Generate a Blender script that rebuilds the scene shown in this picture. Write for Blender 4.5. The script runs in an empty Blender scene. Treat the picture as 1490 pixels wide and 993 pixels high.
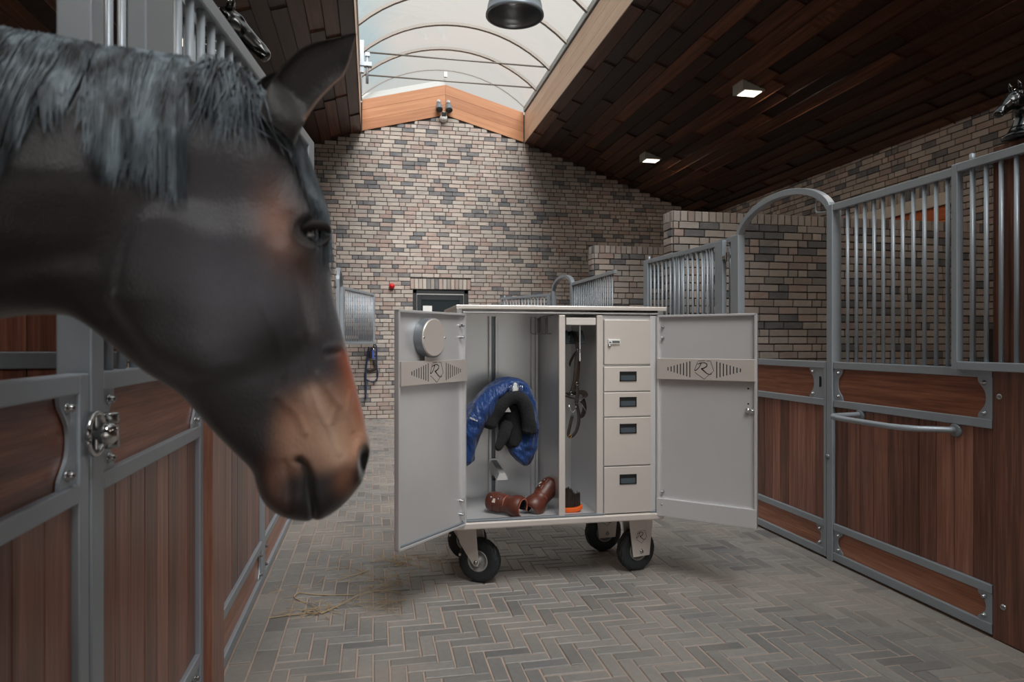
import bpy, math, random
import numpy as np
from mathutils import Vector, Matrix
from math import sin, cos, pi, radians, atan2, sqrt

S = bpy.context.scene
COL = S.collection
rng = random.Random(7)

# ------------------------------------------------------------------ camera
F_PX, CAM_H, YAW = 993.0, 1.41, radians(11.554)
cam = bpy.data.cameras.new('camera')
cam.sensor_width = 36.0
cam.lens = F_PX / 1490 * 36
cam.shift_y = 2.5 / 1490
cam.clip_start = 0.02
cam.dof.use_dof = True
cam.dof.focus_distance = 4.05
cam.dof.aperture_fstop = 4.0
camo = bpy.data.objects.new('camera', cam)
COL.objects.link(camo)
camo.location = (0, 0, CAM_H)
camo.rotation_euler = (pi / 2, 0, -YAW)
S.camera = camo

# ------------------------------------------------------------------ view
S.view_settings.view_transform = 'Standard'
S.view_settings.look = 'None'
S.view_settings.gamma = 1
S.view_settings.use_curve_mapping = False
S.view_settings.exposure = 0.36
S.cycles.max_bounces = 8
S.cycles.diffuse_bounces = 5
S.cycles.glossy_bounces = 4
S.cycles.transparent_max_bounces = 12
S.cycles.caustics_reflective = False
S.cycles.caustics_refractive = False
S.cycles.sample_clamp_indirect = 6.0
S.cycles.use_denoising = True

# ------------------------------------------------------------------ node helpers
def nd(nt, typ, ins=None, **props):
    n = nt.nodes.new(typ)
    for k, v in props.items():
        setattr(n, k, v)
    for k, v in (ins or {}).items():
        s = n.inputs[k]
        if isinstance(v, bpy.types.NodeSocket):
            nt.links.new(v, s)
        else:
            s.default_value = v
    return n

def rampn(nt, fac, stops, interp='LINEAR'):
    r = nd(nt, 'ShaderNodeValToRGB', {'Fac': fac})
    r.color_ramp.interpolation = interp
    el = r.color_ramp.elements
    while len(el) < len(stops):
        el.new(0.5)
    for e, (p, c) in zip(el, stops):
        e.position = p
        e.color = (c[0], c[1], c[2], 1)
    return r.outputs[0]

def lin(r, g, b):
    f = lambda c: (c / 255 / 12.92) if c / 255 <= 0.04045 else ((c / 255 + 0.055) / 1.055) ** 2.4
    return (f(r), f(g), f(b))

def mix(nt, fac, a, b, mode='MIX'):
    m = nd(nt, 'ShaderNodeMix', data_type='RGBA', blend_type=mode)
    for i, v in ((0, fac), (6, a), (7, b)):
        s = m.inputs[i]
        if isinstance(v, bpy.types.NodeSocket):
            nt.links.new(v, s)
        else:
            s.default_value = v if i == 0 else (v[0], v[1], v[2], 1)
    return m.outputs[2]

def mth(nt, op, a, b=0.0):
    m = nd(nt, 'ShaderNodeMath', {0: a, 1: b}, operation=op)
    return m.outputs[0]

def newmat(name):
    m = bpy.data.materials.new(name)
    m.use_nodes = True
    nt = m.node_tree
    b = nt.nodes['Principled BSDF']
    return m, nt, b

def setin(nt, b, **kw):
    names = {'base': 'Base Color', 'rough': 'Roughness', 'metal': 'Metallic', 'spec': 'Specular IOR Level',
             'sheen': 'Sheen Weight', 'coat': 'Coat Weight', 'emit': 'Emission Color', 'estr': 'Emission Strength',
             'normal': 'Normal', 'aniso': 'Anisotropic', 'sheenr': 'Sheen Roughness', 'alpha': 'Alpha'}
    for k, v in kw.items():
        s = b.inputs[names[k]]
        if isinstance(v, bpy.types.NodeSocket):
            nt.links.new(v, s)
        elif k in ('base', 'emit'):
            s.default_value = (v[0], v[1], v[2], 1)
        else:
            s.default_value = v

def rndval(nt):
    a = nd(nt, 'ShaderNodeAttribute', attribute_name='rnd')
    o = nd(nt, 'ShaderNodeObjectInfo')
    return mth(nt, 'FRACT', mth(nt, 'ADD', a.outputs['Fac'], o.outputs['Random']))

def objco(nt, scale=(1, 1, 1), w=None):
    t = nd(nt, 'ShaderNodeTexCoord')
    mp = nd(nt, 'ShaderNodeMapping', {'Vector': t.outputs['Object'], 'Scale': scale})
    if w is not None:
        cx = nd(nt, 'ShaderNodeCombineXYZ', {0: mth(nt, 'MULTIPLY', w, 37.0), 1: mth(nt, 'MULTIPLY', w, 71.0), 2: mth(nt, 'MULTIPLY', w, 53.0)})
        nt.links.new(cx.outputs[0], mp.inputs['Location'])
    return mp.outputs[0]

def noise(nt, vec, scale, detail=3.0, rough=0.55):
    return nd(nt, 'ShaderNodeTexNoise', {'Vector': vec, 'Scale': scale, 'Detail': detail, 'Roughness': rough}).outputs['Fac']

def bump(nt, h, strength, dist):
    return nd(nt, 'ShaderNodeBump', {'Height': h, 'Strength': strength, 'Distance': dist}).outputs[0]

MAT = {}
def simple(name, base, rough=0.5, metal=0.0, bs=0.0, bscale=60.0, var=0.0, **kw):
    m, nt, b = newmat(name)
    co = objco(nt)
    setin(nt, b, base=base, rough=rough, metal=metal, **kw)
    if var:
        n = noise(nt, co, 9.0, 4.0)
        c = mix(nt, n, [x * (1 - var) for x in base], [min(1, x * (1 + var)) for x in base])
        setin(nt, b, base=c)
        setin(nt, b, rough=mth(nt, 'ADD', rough - 0.08, mth(nt, 'MULTIPLY', n, 0.16)))
    if bs:
        setin(nt, b, normal=bump(nt, noise(nt, co, bscale, 3.0), bs, 0.002))
    MAT[name] = m
    return m

# ------------------------------------------------------------------ world: bright overcast with pale blue gaps
SKY_STRENGTH = 0.80
w = bpy.data.worlds.new('sky')
S.world = w
w.use_nodes = True
nt = w.node_tree
bg = nt.nodes['Background']
tc = nd(nt, 'ShaderNodeTexCoord')
mp = nd(nt, 'ShaderNodeMapping', {'Vector': tc.outputs['Generated'], 'Scale': (1.0, 1.0, 1.4), 'Location': (1.06, 0.4, 0.0)})
cl = noise(nt, mp.outputs[0], 3.6, 3.0, 0.45)
skyc = rampn(nt, cl, [(0.36, lin(170, 206, 216)), (0.52, lin(226, 222, 216)), (0.75, lin(232, 226, 219))])
# standard overcast sky: three times brighter at the zenith than at the horizon
sep = nd(nt, 'ShaderNodeSeparateXYZ', {0: tc.outputs['Generated']})
el = mth(nt, 'MAXIMUM', sep.outputs[2], 0.0)
ov = mth(nt, 'MULTIPLY', mth(nt, 'ADD', mth(nt, 'MULTIPLY', el, 2.0), 1.0), 1.0 / 1.95)
skyc = mix(nt, 1.0, skyc, nd(nt, 'ShaderNodeCombineColor', {0: ov, 1: ov, 2: ov}).outputs[0], 'MULTIPLY')
nt.links.new(skyc, bg.inputs['Color'])
bg.inputs['Strength'].default_value = SKY_STRENGTH

# ------------------------------------------------------------------ sun, veiled by thin cloud, high behind the photographer
sl = bpy.data.lights.new('sun', 'SUN')
sl.energy = 5.2
sl.angle = radians(46)
sl.color = (1.0, 0.975, 0.95)
so_ = bpy.data.objects.new('sun', sl)
COL.objects.link(so_)
so_.rotation_euler = Vector((-0.09, 0.66, -0.74)).to_track_quat('-Z', 'Y').to_euler()

# ------------------------------------------------------------------ mesh builder
class MB:
    def __init__(s):
        s.v = []; s.f = []; s.rnd = None; s.sm = []
    def add(s, vs, fs, smooth=False, r=None):
        o = len(s.v)
        s.v.extend([tuple(map(float, p)) for p in vs])
        s.f.extend([[i + o for i in f] for f in fs])
        s.sm.extend([smooth] * len(fs))
        if r is not None:
            if s.rnd is None: s.rnd = []
            s.rnd.extend([r] * len(fs))
        return s
    def box(s, x0, x1, y0, y1, z0, z1, M=None, r=None):
        x0, x1 = sorted((x0, x1)); y0, y1 = sorted((y0, y1)); z0, z1 = sorted((z0, z1))
        vs = [(x0, y0, z0), (x1, y0, z0), (x1, y1, z0), (x0, y1, z0), (x0, y0, z1), (x1, y0, z1), (x1, y1, z1), (x0, y1, z1)]
        if M is not None:
            vs = [M @ Vector(p) for p in vs]
        return s.add(vs, [(0, 3, 2, 1), (4, 5, 6, 7), (0, 1, 5, 4), (1, 2, 6, 5), (2, 3, 7, 6), (3, 0, 4, 7)], r=r)
    def prism(s, poly, fn, d0, d1):
        """poly 2D points; fn(a,b,d)->3D"""
        n = len(poly)
        vs = [fn(a, b, d0) for a, b in poly] + [fn(a, b, d1) for a, b in poly]
        fs = [list(range(n))[::-1], list(range(n, 2 * n))] + [(i, (i + 1) % n, n + (i + 1) % n, n + i) for i in range(n)]
        return s.add(vs, fs)
    def tube(s, path, r, n=10, caps=True, flat=None, smooth=True):
        """round (or flat=(w,t) strap) tube along path"""
        P = [Vector(p) for p in path]
        rs = r if isinstance(r, (list, tuple)) else [r] * len(P)
        up = None; rings = []
        for i, p in enumerate(P):
            t = (P[min(i + 1, len(P) - 1)] - P[max(i - 1, 0)]).normalized()
            if up is None:
                a = Vector((0, 0, 1)) if abs(t.z) < 0.9 else Vector((0, 1, 0))
                up = (a - t * a.dot(t)).normalized()
            else:
                up = (up - t * up.dot(t)).normalized()
            sd = t.cross(up)
            ring = []
            for k in range(n):
                a = 2 * pi * k / n + (pi / n)
                if flat:
                    ring.append(p + sd * (flat[0] * 0.5 * max(-1, min(1, 1.45 * cos(a)))) + up * (flat[1] * 0.5 * max(-1, min(1, 1.45 * sin(a)))))
                else:
                    ring.append(p + (sd * cos(a) + up * sin(a)) * rs[i])
            rings.append(ring)
        vs = [q for r_ in rings for q in r_]
        fs = []
        for i in range(len(P) - 1):
            for k in range(n):
                k2 = (k + 1) % n
                fs.append((i * n + k, i * n + k2, (i + 1) * n + k2, (i + 1) * n + k))
        s.add(vs, fs, smooth)
        if caps:
            o = len(s.v) - len(vs)
            s.f.append([o + k for k in range(n)][::-1]); s.f.append([o + (len(P) - 1) * n + k for k in range(n)])
            s.sm += [False, False]
            if s.rnd is not None: s.rnd += [0, 0]
        return s
    def lathe(s, prof, origin=(0, 0, 0), axis='z', n=24, smooth=True, M=None, arc=None):
        """prof list of (radius, height)"""
        o = Vector(origin); vs = []; fs = []
        m = len(prof)
        for k in range(n):
            a = 2 * pi * k / n
            for r, h in prof:
                if axis == 'z': q = Vector((r * cos(a), r * sin(a), h))
                elif axis == 'y': q = Vector((r * cos(a), h, r * sin(a)))
                else: q = Vector((h, r * cos(a), r * sin(a)))
                if M is not None: q = M @ q
                vs.append(o + q)
        for k in range(n):
            k2 = (k + 1) % n
            for i in range(m - 1):
                f = (k * m + i, k2 * m + i, k2 * m + i + 1, k * m + i + 1)
                fs.append(f if axis != 'y' else f[::-1])
        return s.add(vs, fs, smooth)
    def grid(s, rows, smooth=True, close_u=False, close_v=False):
        R = len(rows); C = len(rows[0])
        vs = [p for r in rows for p in r]; fs = []
        for i in range(R if close_u else R - 1):
            for k in range(C if close_v else C - 1):
                i2 = (i + 1) % R; k2 = (k + 1) % C
                fs.append((i * C + k, i * C + k2, i2 * C + k2, i2 * C + k))
        return s.add(vs, fs, smooth)
    def mesh(s, name, off=(0, 0, 0)):
        me = bpy.data.meshes.new(name)
        me.from_pydata([(p[0] - off[0], p[1] - off[1], p[2] - off[2]) for p in s.v], [], s.f)
        me.polygons.foreach_set('use_smooth', s.sm)
        if s.rnd is not None:
            a = me.attributes.new('rnd', 'FLOAT', 'FACE')
            a.data.foreach_set('value', s.rnd)
        me.update()
        return me
    def build(s, name, mat, parent=None, bevel=0.0, label=None, kind=None, auto=False):
        off = Vector((0, 0, 0)); q = parent
        while q is not None:
            off += q.location; q = q.parent
        me = s.mesh(name, off)
        o = bpy.data.objects.new(name, me)
        COL.objects.link(o)
        o.data.materials.append(MAT[mat] if isinstance(mat, str) else mat)
        o.parent = parent
        if bevel:
            bm = o.modifiers.new('bevel', 'BEVEL')
            bm.width = bevel; bm.segments = 2; bm.limit_method = 'ANGLE'; bm.angle_limit = radians(40)
        if label: o['label'] = label
        if kind: o['kind'] = kind
        return o

def tag(o, label=None, cat=None, group=None, kind=None):
    if label: o['label'] = label
    if cat: o['category'] = cat
    if group: o['group'] = group
    if kind: o['kind'] = kind
    return o

def empty(name, loc=(0, 0, 0), label=None, cat=None, group=None, kind=None):
    o = bpy.data.objects.new(name, None)
    o.empty_display_size = 0.05
    COL.objects.link(o)
    o.location = loc
    return tag(o, label, cat, group, kind)

def inst(name, me, parent, loc, rotz=0.0, scale=None, M=None):
    o = bpy.data.objects.new(name, me)
    COL.objects.link(o)
    o.parent = parent
    if M is not None:
        o.matrix_local = M
    else:
        o.location = loc
        o.rotation_euler = (0, 0, rotz)
        if scale: o.scale = scale
    return o

# what of the pieces shows large: used only to choose which pieces become objects of their own
_F = Vector((sin(YAW), cos(YAW), 0)); _R = Vector((cos(YAW), -sin(YAW), 0))
def to_px(p):
    q = Vector(p) - Vector((0, 0, CAM_H)); z = q.dot(_F)
    if z < 0.2: return None
    return (745 + F_PX * q.dot(_R) / z, 499 - F_PX * q.z / z, z)
def pick(items, cap, pos, hidden=None):
    sc = []
    for i, it in enumerate(items):
        a = to_px(pos(it))
        if a is None or not (-10 < a[0] < 1500 and -10 < a[1] < 1003): continue
        if hidden and hidden(a[0], a[1]): continue
        sc.append((a[2], i))
    sc.sort()
    return set(i for _, i in sc[:cap])
def by_foreground(x, y):
    locker = 575 < x < 1100 and 458 < y < 765
    horse = x < 440 and y < 455 or x < 500 and 250 < y < 500 or 375 < x < 520 and 500 < y < 740
    return locker or horse

# ------------------------------------------------------------------ materials
def wood(name, stops, grain_axis, scale=1.0, rough=0.45, fine=1.0, coat=0.0, tone=0.42):
    m, nt, b = newmat(name)
    r = rndval(nt)
    sc = [38 * scale, 38 * scale, 38 * scale]; sc['xyz'.index(grain_axis)] = 1.6 * scale
    co = objco(nt, sc, r)
    n1 = noise(nt, co, 1.0, 4.0, 0.6)
    sc2 = [160 * scale] * 3; sc2['xyz'.index(grain_axis)] = 5 * scale
    n2 = noise(nt, objco(nt, sc2, r), 1.0, 2.0)
    f = mth(nt, 'ADD', mth(nt, 'MULTIPLY', mth(nt, 'SUBTRACT', r, 0.5), tone), mth(nt, 'ADD', mth(nt, 'MULTIPLY', n1, 1.0 * fine), mth(nt, 'MULTIPLY', n2, 0.45 * fine)))
    f = mth(nt, 'SUBTRACT', f, 0.23)
    c = rampn(nt, f, stops)
    setin(nt, b, base=c, rough=rough, normal=bump(nt, mth(nt, 'ADD', n1, n2), 0.25, 0.0015), coat=coat, spec=0.4)
    b.inputs['Coat Roughness'].default_value = 0.25
    MAT[name] = m
wood('plank_wood', [(0.0, lin(28, 16, 12)), (0.4, lin(56, 32, 24)), (0.7, lin(84, 50, 36)), (1.0, lin(128, 82, 58))], 'x', 0.6, 0.42, coat=0.1, tone=0.8)
wood('fascia_wood', [(0.0, lin(206, 166, 136)), (0.45, lin(228, 192, 164)), (0.8, lin(238, 206, 180)), (1.0, lin(244, 218, 196))], 'x', 0.5, 0.5)
wood('gable_wood', [(0.0, lin(132, 84, 52)), (0.45, lin(164, 110, 74)), (0.8, lin(180, 128, 90)), (1.0, lin(196, 146, 108))], 'x', 0.5, 0.5)
wood('bamboo_upright', [(0.0, lin(60, 36, 29)), (0.35, lin(116, 74, 60)), (0.65, lin(156, 104, 86)), (1.0, lin(196, 142, 120))], 'z', 1.0, 0.36, coat=0.3)
wood('bamboo_level', [(0.0, lin(68, 38, 28)), (0.35, lin(130, 78, 56)), (0.65, lin(172, 110, 82)), (1.0, lin(206, 146, 116))], 'y', 1.0, 0.38, coat=0.3)
wood('orange_timber', [(0.0, lin(150, 70, 28)), (0.5, lin(196, 100, 46)), (1.0, lin(216, 128, 70))], 'y', 0.6, 0.5)

def brickmat():
    m, nt, b = newmat('brick_clay')
    r = rndval(nt)
    base = rampn(nt, r, [(0.0, lin(70, 80, 94)), (0.14, lin(88, 95, 104)), (0.17, lin(170, 160, 152)), (0.35, lin(188, 177, 168)),
                         (0.50, lin(168, 163, 158)), (0.62, lin(200, 189, 180)), (0.76, lin(182, 162, 154)), (0.88, lin(164, 138, 130)), (1.0, lin(148, 142, 139))])
    co = objco(nt, (1, 1, 1), r)
    n = noise(nt, co, 26.0, 5.0, 0.65)
    c = mix(nt, mth(nt, 'MULTIPLY', n, 0.6), base, mix(nt, 0.7, base, lin(92, 86, 80)))
    n2 = noise(nt, co, 9.0, 2.0)
    c = mix(nt, mth(nt, 'MULTIPLY', n2, 0.4), c, lin(192, 182, 172))
    setin(nt, b, base=c, rough=0.88, spec=0.25, normal=bump(nt, n, 0.6, 0.004))
    MAT['brick_clay'] = m
brickmat()
def pavermat():
    m, nt, b = newmat('paver_clay')
    r = rndval(nt)
    base = rampn(nt, r, [(0.0, lin(114, 114, 114)), (0.2, lin(136, 135, 133)), (0.5, lin(146, 144, 141)), (0.8, lin(158, 154, 150)), (1.0, lin(130, 130, 131))])
    co = objco(nt, (1, 1, 1), r)
    n = noise(nt, co, 30.0, 5.0, 0.7)
    c = mix(nt, mth(nt, 'MULTIPLY', n, 0.55), base, lin(96, 95, 94))
    g = nd(nt, 'ShaderNodeNewGeometry')
    n3 = nd(nt, 'ShaderNodeTexNoise', {'Vector': g.outputs['Position'], 'Scale': 1.3, 'Detail': 4.0}).outputs['Fac']
    c = mix(nt, mth(nt, 'MULTIPLY', rampn(nt, n3, [(0.42, (0, 0, 0)), (0.72, (1, 1, 1))]), 0.55), c, lin(168, 157, 146))
    setin(nt, b, base=c, rough=mth(nt, 'ADD', 0.36, mth(nt, 'MULTIPLY', n, 0.3)), spec=0.5, normal=bump(nt, n, 0.35, 0.003))
    MAT['paver_clay'] = m
pavermat()
simple('mortar', lin(62, 57, 54), 0.95, bs=0.5, bscale=200, var=0.2)
simple('joint_sand', lin(178, 158, 146), 0.95, bs=0.4, bscale=300, var=0.15)
simple('plaster_dark', lin(70, 60, 54), 0.9, var=0.1)
simple('galvanised', lin(168, 177, 186), 0.40, metal=0.35, bs=0.06, bscale=400, var=0.06)
simple('galvanised_dark', lin(138, 145, 152), 0.4, metal=0.4, bs=0.05, bscale=300, var=0.06)
simple('chrome', lin(205, 205, 205), 0.12, metal=1.0)
simple('bolt_steel', lin(170, 172, 174), 0.25, metal=1.0)
simple('rubber', lin(38, 42, 46), 0.62, bs=0.5, bscale=150, var=0.2)
simple('black_plastic', lin(26, 28, 30), 0.4)
simple('pull_grey', lin(62, 72, 80), 0.35)
simple('grey_plastic', lin(108, 128, 142), 0.35)
simple('black_void', lin(8, 8, 9), 0.9)
simple('anthracite', lin(44, 47, 50), 0.4, var=0.08)
simple('dark_glass', lin(24, 26, 28), 0.05, spec=0.8)
simple('white_paint', lin(226, 226, 224), 0.45)
simple('cream_stone', lin(206, 196, 182), 0.8, bs=0.2, var=0.08)
simple('lamp_white', lin(212, 208, 202), 0.4)
simple('frame_alu', lin(176, 176, 174), 0.45, metal=0.4)
simple('arch_steel', lin(122, 116, 110), 0.45, metal=0.4)
simple('red_plastic', lin(196, 24, 32), 0.3)
simple('bust_black', lin(10, 11, 13), 0.24, spec=0.5, coat=0.3)
simple('pendant_grey', lin(104, 112, 120), 0.35, metal=0.3, var=0.1)
simple('pendant_inside', lin(150, 156, 162), 0.35, metal=0.7, var=0.1)
simple('leather_brown', lin(92, 46, 34), 0.42, bs=0.3, bscale=260, var=0.2, coat=0.05)
simple('leather_edge', lin(176, 104, 82), 0.5)
simple('leather_dark', lin(46, 38, 34), 0.36, bs=0.2, bscale=300, var=0.2)
simple('neoprene', lin(16, 16, 17), 0.8)
simple('brush_wood', lin(226, 96, 26), 0.45, var=0.1)
simple('bristle', lin(48, 40, 34), 0.6, var=0.4)
simple('rope_blue', lin(34, 48, 78), 0.7, bs=0.4, bscale=300)
simple('rope_bright', lin(66, 96, 190), 0.6)
simple('rug_white', lin(206, 208, 206), 0.7, bs=0.3, bscale=80)
simple('hay', lin(188, 166, 132), 0.8, var=0.3)
simple('brass', lin(190, 150, 90), 0.3, metal=1.0)

def stainless(name, base, rough, axis):
    m, nt, b = newmat(name)
    sc = [2.0, 2.0, 2.0]; sc['xyz'.index(axis)] = 400.0
    sc = [600.0, 600.0, 600.0]; sc['xyz'.index(axis)] = 3.0
    n = noise(nt, objco(nt, sc), 1.0, 2.0)
    big = noise(nt, objco(nt), 5.0, 3.0)
    c = mix(nt, big, [x * 0.92 for x in base], base)
    setin(nt, b, base=c, metal=0.55, rough=mth(nt, 'ADD', rough - 0.06, mth(nt, 'MULTIPLY', n, 0.12)), normal=bump(nt, n, 0.08, 0.0008))
    MAT[name] = m
stainless('steel_brushed', lin(236, 236, 238), 0.33, 'z')
stainless('steel_front', lin(234, 226, 220), 0.36, 'x')

m, nt, b = newmat('roof_glass')
nt.nodes.remove(b)
tr = nd(nt, 'ShaderNodeBsdfTransparent', {'Color': (0.95, 0.96, 0.96, 1)})
gl = nd(nt, 'ShaderNodeBsdfGlossy', {'Color': (1, 1, 1, 1), 'Roughness': 0.03})
ms = nd(nt, 'ShaderNodeMixShader', {0: 0.06, 1: tr.outputs[0], 2: gl.outputs[0]})
nt.links.new(ms.outputs[0], nt.nodes['Material Output'].inputs['Surface'])
MAT['roof_glass'] = m

m, nt, b = newmat('lamp_glow')
setin(nt, b, base=(1, 0.95, 0.85), emit=(1.0, 0.88, 0.70), estr=2.5)
MAT['lamp_glow'] = m

# ================================================================== THE SETTING
XL, XR = -0.62, 2.90          # planes of the two rows of stall fronts
YB, YF = 12.90, -7.0          # back wall, unseen front wall
WXL, WXR = -4.25, 6.69        # outer walls
SKL, SKR = -0.211, 2.882      # edges of the roof light
def ceil_r(x): return 5.283 - 0.3406 * (x - SKR)
def ceil_l(x): return 5.317 + 0.328 * (x - SKL)
def gable(x):                  # underside of the gable boards on the back wall
    if x < SKL: return ceil_l(x)
    if x > SKR: return ceil_r(x)
    return 5.317 + (5.713 - 5.317) * (x - SKL) / (1.35 - SKL) if x < 1.35 else 5.713 + (5.283 - 5.713) * (x - 1.35) / (SKR - 1.35)

# ---- floor: sand bed plus clay pavers in herringbone
def paver_mb(L, W, mb=None, M=None, r=None):
    mb = mb or MB()
    a, b, e = L / 2, W / 2, 0.004
    vs = []
    for (x, y, z) in ((a, b, -0.02), (a, b, -0.004), (a - e, b - e, 0.0)):
        vs += [(-x, -y, z), (x, -y, z), (x, y, z), (-x, y, z)]
    if M is not None: vs = [M @ Vector(p) for p in vs]
    fs = [(8, 9, 10, 11)]
    for k in range(2):
        for i in range(4):
            j = (i + 1) % 4
            fs.append((k * 4 + i, k * 4 + j, k * 4 + 4 + j, k * 4 + 4 + i))
    mb.add(vs, fs, r=r)
    return mb
floor = MB().box(WXL - 0.2, WXR + 0.2, YF - 0.2, YB + 0.3, -0.2, -0.0045).build('floor', 'joint_sand', None)
tag(floor, 'grey brown herringbone clay paver floor of the stable aisle', 'floor', kind='structure')
PW = 0.0705
pav = []
x0, x1, y0, y1 = XL + 0.20, XR - 0.10, YF, YB
n = 3
for i in range(-160, 320):
    for j in range(-160, 160):
        # chain step (1,-1), lattice (n+1, n-1) mirrored so the stair runs down to the right
        a = i + (n + 1) * j; bq = -(i + (1 - n) * j)
        for (ax, ay, lx, ly) in ((a, bq - 1, n, 1), (a + n, bq - 1, 1, n)):
            X0, X1 = x0 + ax * PW, x0 + (ax + lx) * PW
            Y0, Y1 = 4.0 + ay * PW, 4.0 + (ay + ly) * PW
            if X1 <= x0 + 0.02 or X0 >= x1 - 0.02 or Y1 <= y0 or Y0 >= y1: continue
            X0c, X1c = max(X0, x0), min(X1, x1)
            if Y0 < y0 or Y1 > y1: continue
            if X1c - X0c < 0.025: continue
            pav.append(((X0c + X1c) / 2, (Y0 + Y1) / 2, X1c - X0c, Y1 - Y0))
yy = y0
for c, off in ((XL + 0.05, 0.0), (XL + 0.15, 0.11)):     # two stretcher courses along the left stall fronts
    yy = y0 + off
    while yy < y1 - 0.2:
        pav.append((c, yy + 0.105, 0.1, 0.212)); yy += 0.212
yy = y0
while yy < y1 - 0.2:
    pav.append((XR - 0.05, yy + 0.105, 0.1, 0.212)); yy += 0.212
sel = pick(pav, 300, lambda p: (p[0], p[1], 0), by_foreground)
cache = {}
rest = MB()
for i, (cx, cy, lx, ly) in enumerate(pav):
    L, W, rz = (lx, ly, 0) if lx >= ly else (ly, lx, pi / 2)
    z = max(-0.0018, min(0.0028, rng.gauss(0, 0.0016))); rz += rng.gauss(0, 0.008)
    Mx = Matrix.Translation((cx, cy, z)) @ Matrix.Rotation(rz, 4, 'Z') @ Matrix.Rotation(max(-0.008, min(0.008, rng.gauss(0, 0.005))), 4, 'X')
    g = rng.uniform(0.005, 0.008)
    if i in sel:
        key = (round(L, 2), round(W, 2))
        if key not in cache:
            cache[key] = paver_mb(L - 0.007, W - 0.007).mesh('paver'); cache[key].materials.append(MAT['paver_clay'])
        inst('paver', cache[key], floor, None, M=Mx)
    else:
        paver_mb(L - g, W - g, rest, Mx, rng.random())
rest.build('pavers', 'paver_clay', floor, kind='stuff')

# ---- brick walls
BP, BL, BH = 0.0775, 0.222, 0.112
def brick_mb(L, H, seed, mb=None, M=None, r=None):
    q = random.Random(seed)
    mb = mb or MB()
    a, h, e, d = L / 2, H / 2, 0.005, 0.012
    j = lambda s: q.uniform(-s, s)
    back = [(-a, -0.01, -h), (a, -0.01, -h), (a, -0.01, h), (-a, -0.01, h)]
    mid = [(x, d - 0.004, z) for x, _, z in back]
    fr = []
    for zz in (-h + e, h - e):
        for xx in (-a + e, 0, a - e):
            fr.append((xx + j(0.003), d + j(0.0035), zz + j(0.002)))
    vs = back + mid + fr
    if M is not None: vs = [M @ Vector(p) for p in vs]
    fs = [(4, 0, 1, 5), (5, 1, 2, 6), (6, 2, 3, 7), (7, 3, 0, 4)]
    fs += [(8, 11, 12, 9), (9, 12, 13, 10)]
    fs += [(4, 8, 9), (4, 9, 5), (9, 10, 5), (5, 10, 13, 6), (6, 13, 12), (6, 12, 7), (12, 11, 7), (7, 11, 8, 4)]
    fs = [f[::-1] for f in fs]
    mb.add(vs, fs, r=r)
    return mb
def courses(O, U, N, u0, u1, z0, z1, spans, rowlock=False, stop=None):
    """list of bricks (matrix, length, height) for one face; spans(z)->list of (ua,ub) to fill"""
    U = Vector(U); N = Vector(N); out = []
    R = Matrix((U, N, (0, 0, 1))).transposed().to_4x4()
    z = z0; row = 0
    while z < z1 - 0.02:
        for (ua, ub) in spans(z + BP / 2):
            u = ua; first = True
            while u < ub - 0.03:
                L = BL if rng.random() < 0.74 else BH
                if first: L = (BL, BH, BL * 0.75)[row % 3] if ub - ua > 0.5 else L; first = False
                if ub - u - L < 0.06: L = ub - u
                if L > BL * 1.25: L = L / 2
                c = Vector(O) + U * (u + L / 2) + Vector((0, 0, z + BP / 2))
                out.append((Matrix.Translation(c) @ R, L - 0.011, BP - 0.011))
                u += L
        z += BP; row += 1
    if rowlock:
        for (ua, ub) in spans(z1 - 0.01):
            k = max(1, round((ub - ua) / BP)); w_ = (ub - ua) / k
            for i in range(k):
                c = Vector(O) + U * (ua + w_ * (i + 0.5)) + Vector((0, 0, z1 + 0.052))
                out.append((Matrix.Translation(c) @ R, w_ - 0.01, 0.103))
    return out
BM = {}
def lay(parent, bricks, cap, hidden=by_foreground):
    sel = pick(bricks, cap, lambda b: b[0].translation, hidden) if cap else set()
    rest = MB()
    off = Matrix.Translation(-parent.location)
    for i, (M, L, H) in enumerate(bricks):
        T = M @ Matrix.Rotation(rng.gauss(0, 0.006), 4, 'Y') @ Matrix.Translation((0, rng.uniform(-0.003, 0.004), 0))
        if i in sel:
            key = (round(L * 50), round(H * 100), rng.randrange(5))
            if key not in BM:
                BM[key] = brick_mb(L, H, hash(key)).mesh('brick'); BM[key].materials.append(MAT['brick_clay'])
            inst('brick', BM[key], parent, None, M=off @ T)
        else:
            brick_mb(L, H, rng.random(), rest, T, rng.random())
    if rest.v: rest.build('bricks', 'brick_clay', parent, kind='stuff')

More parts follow.
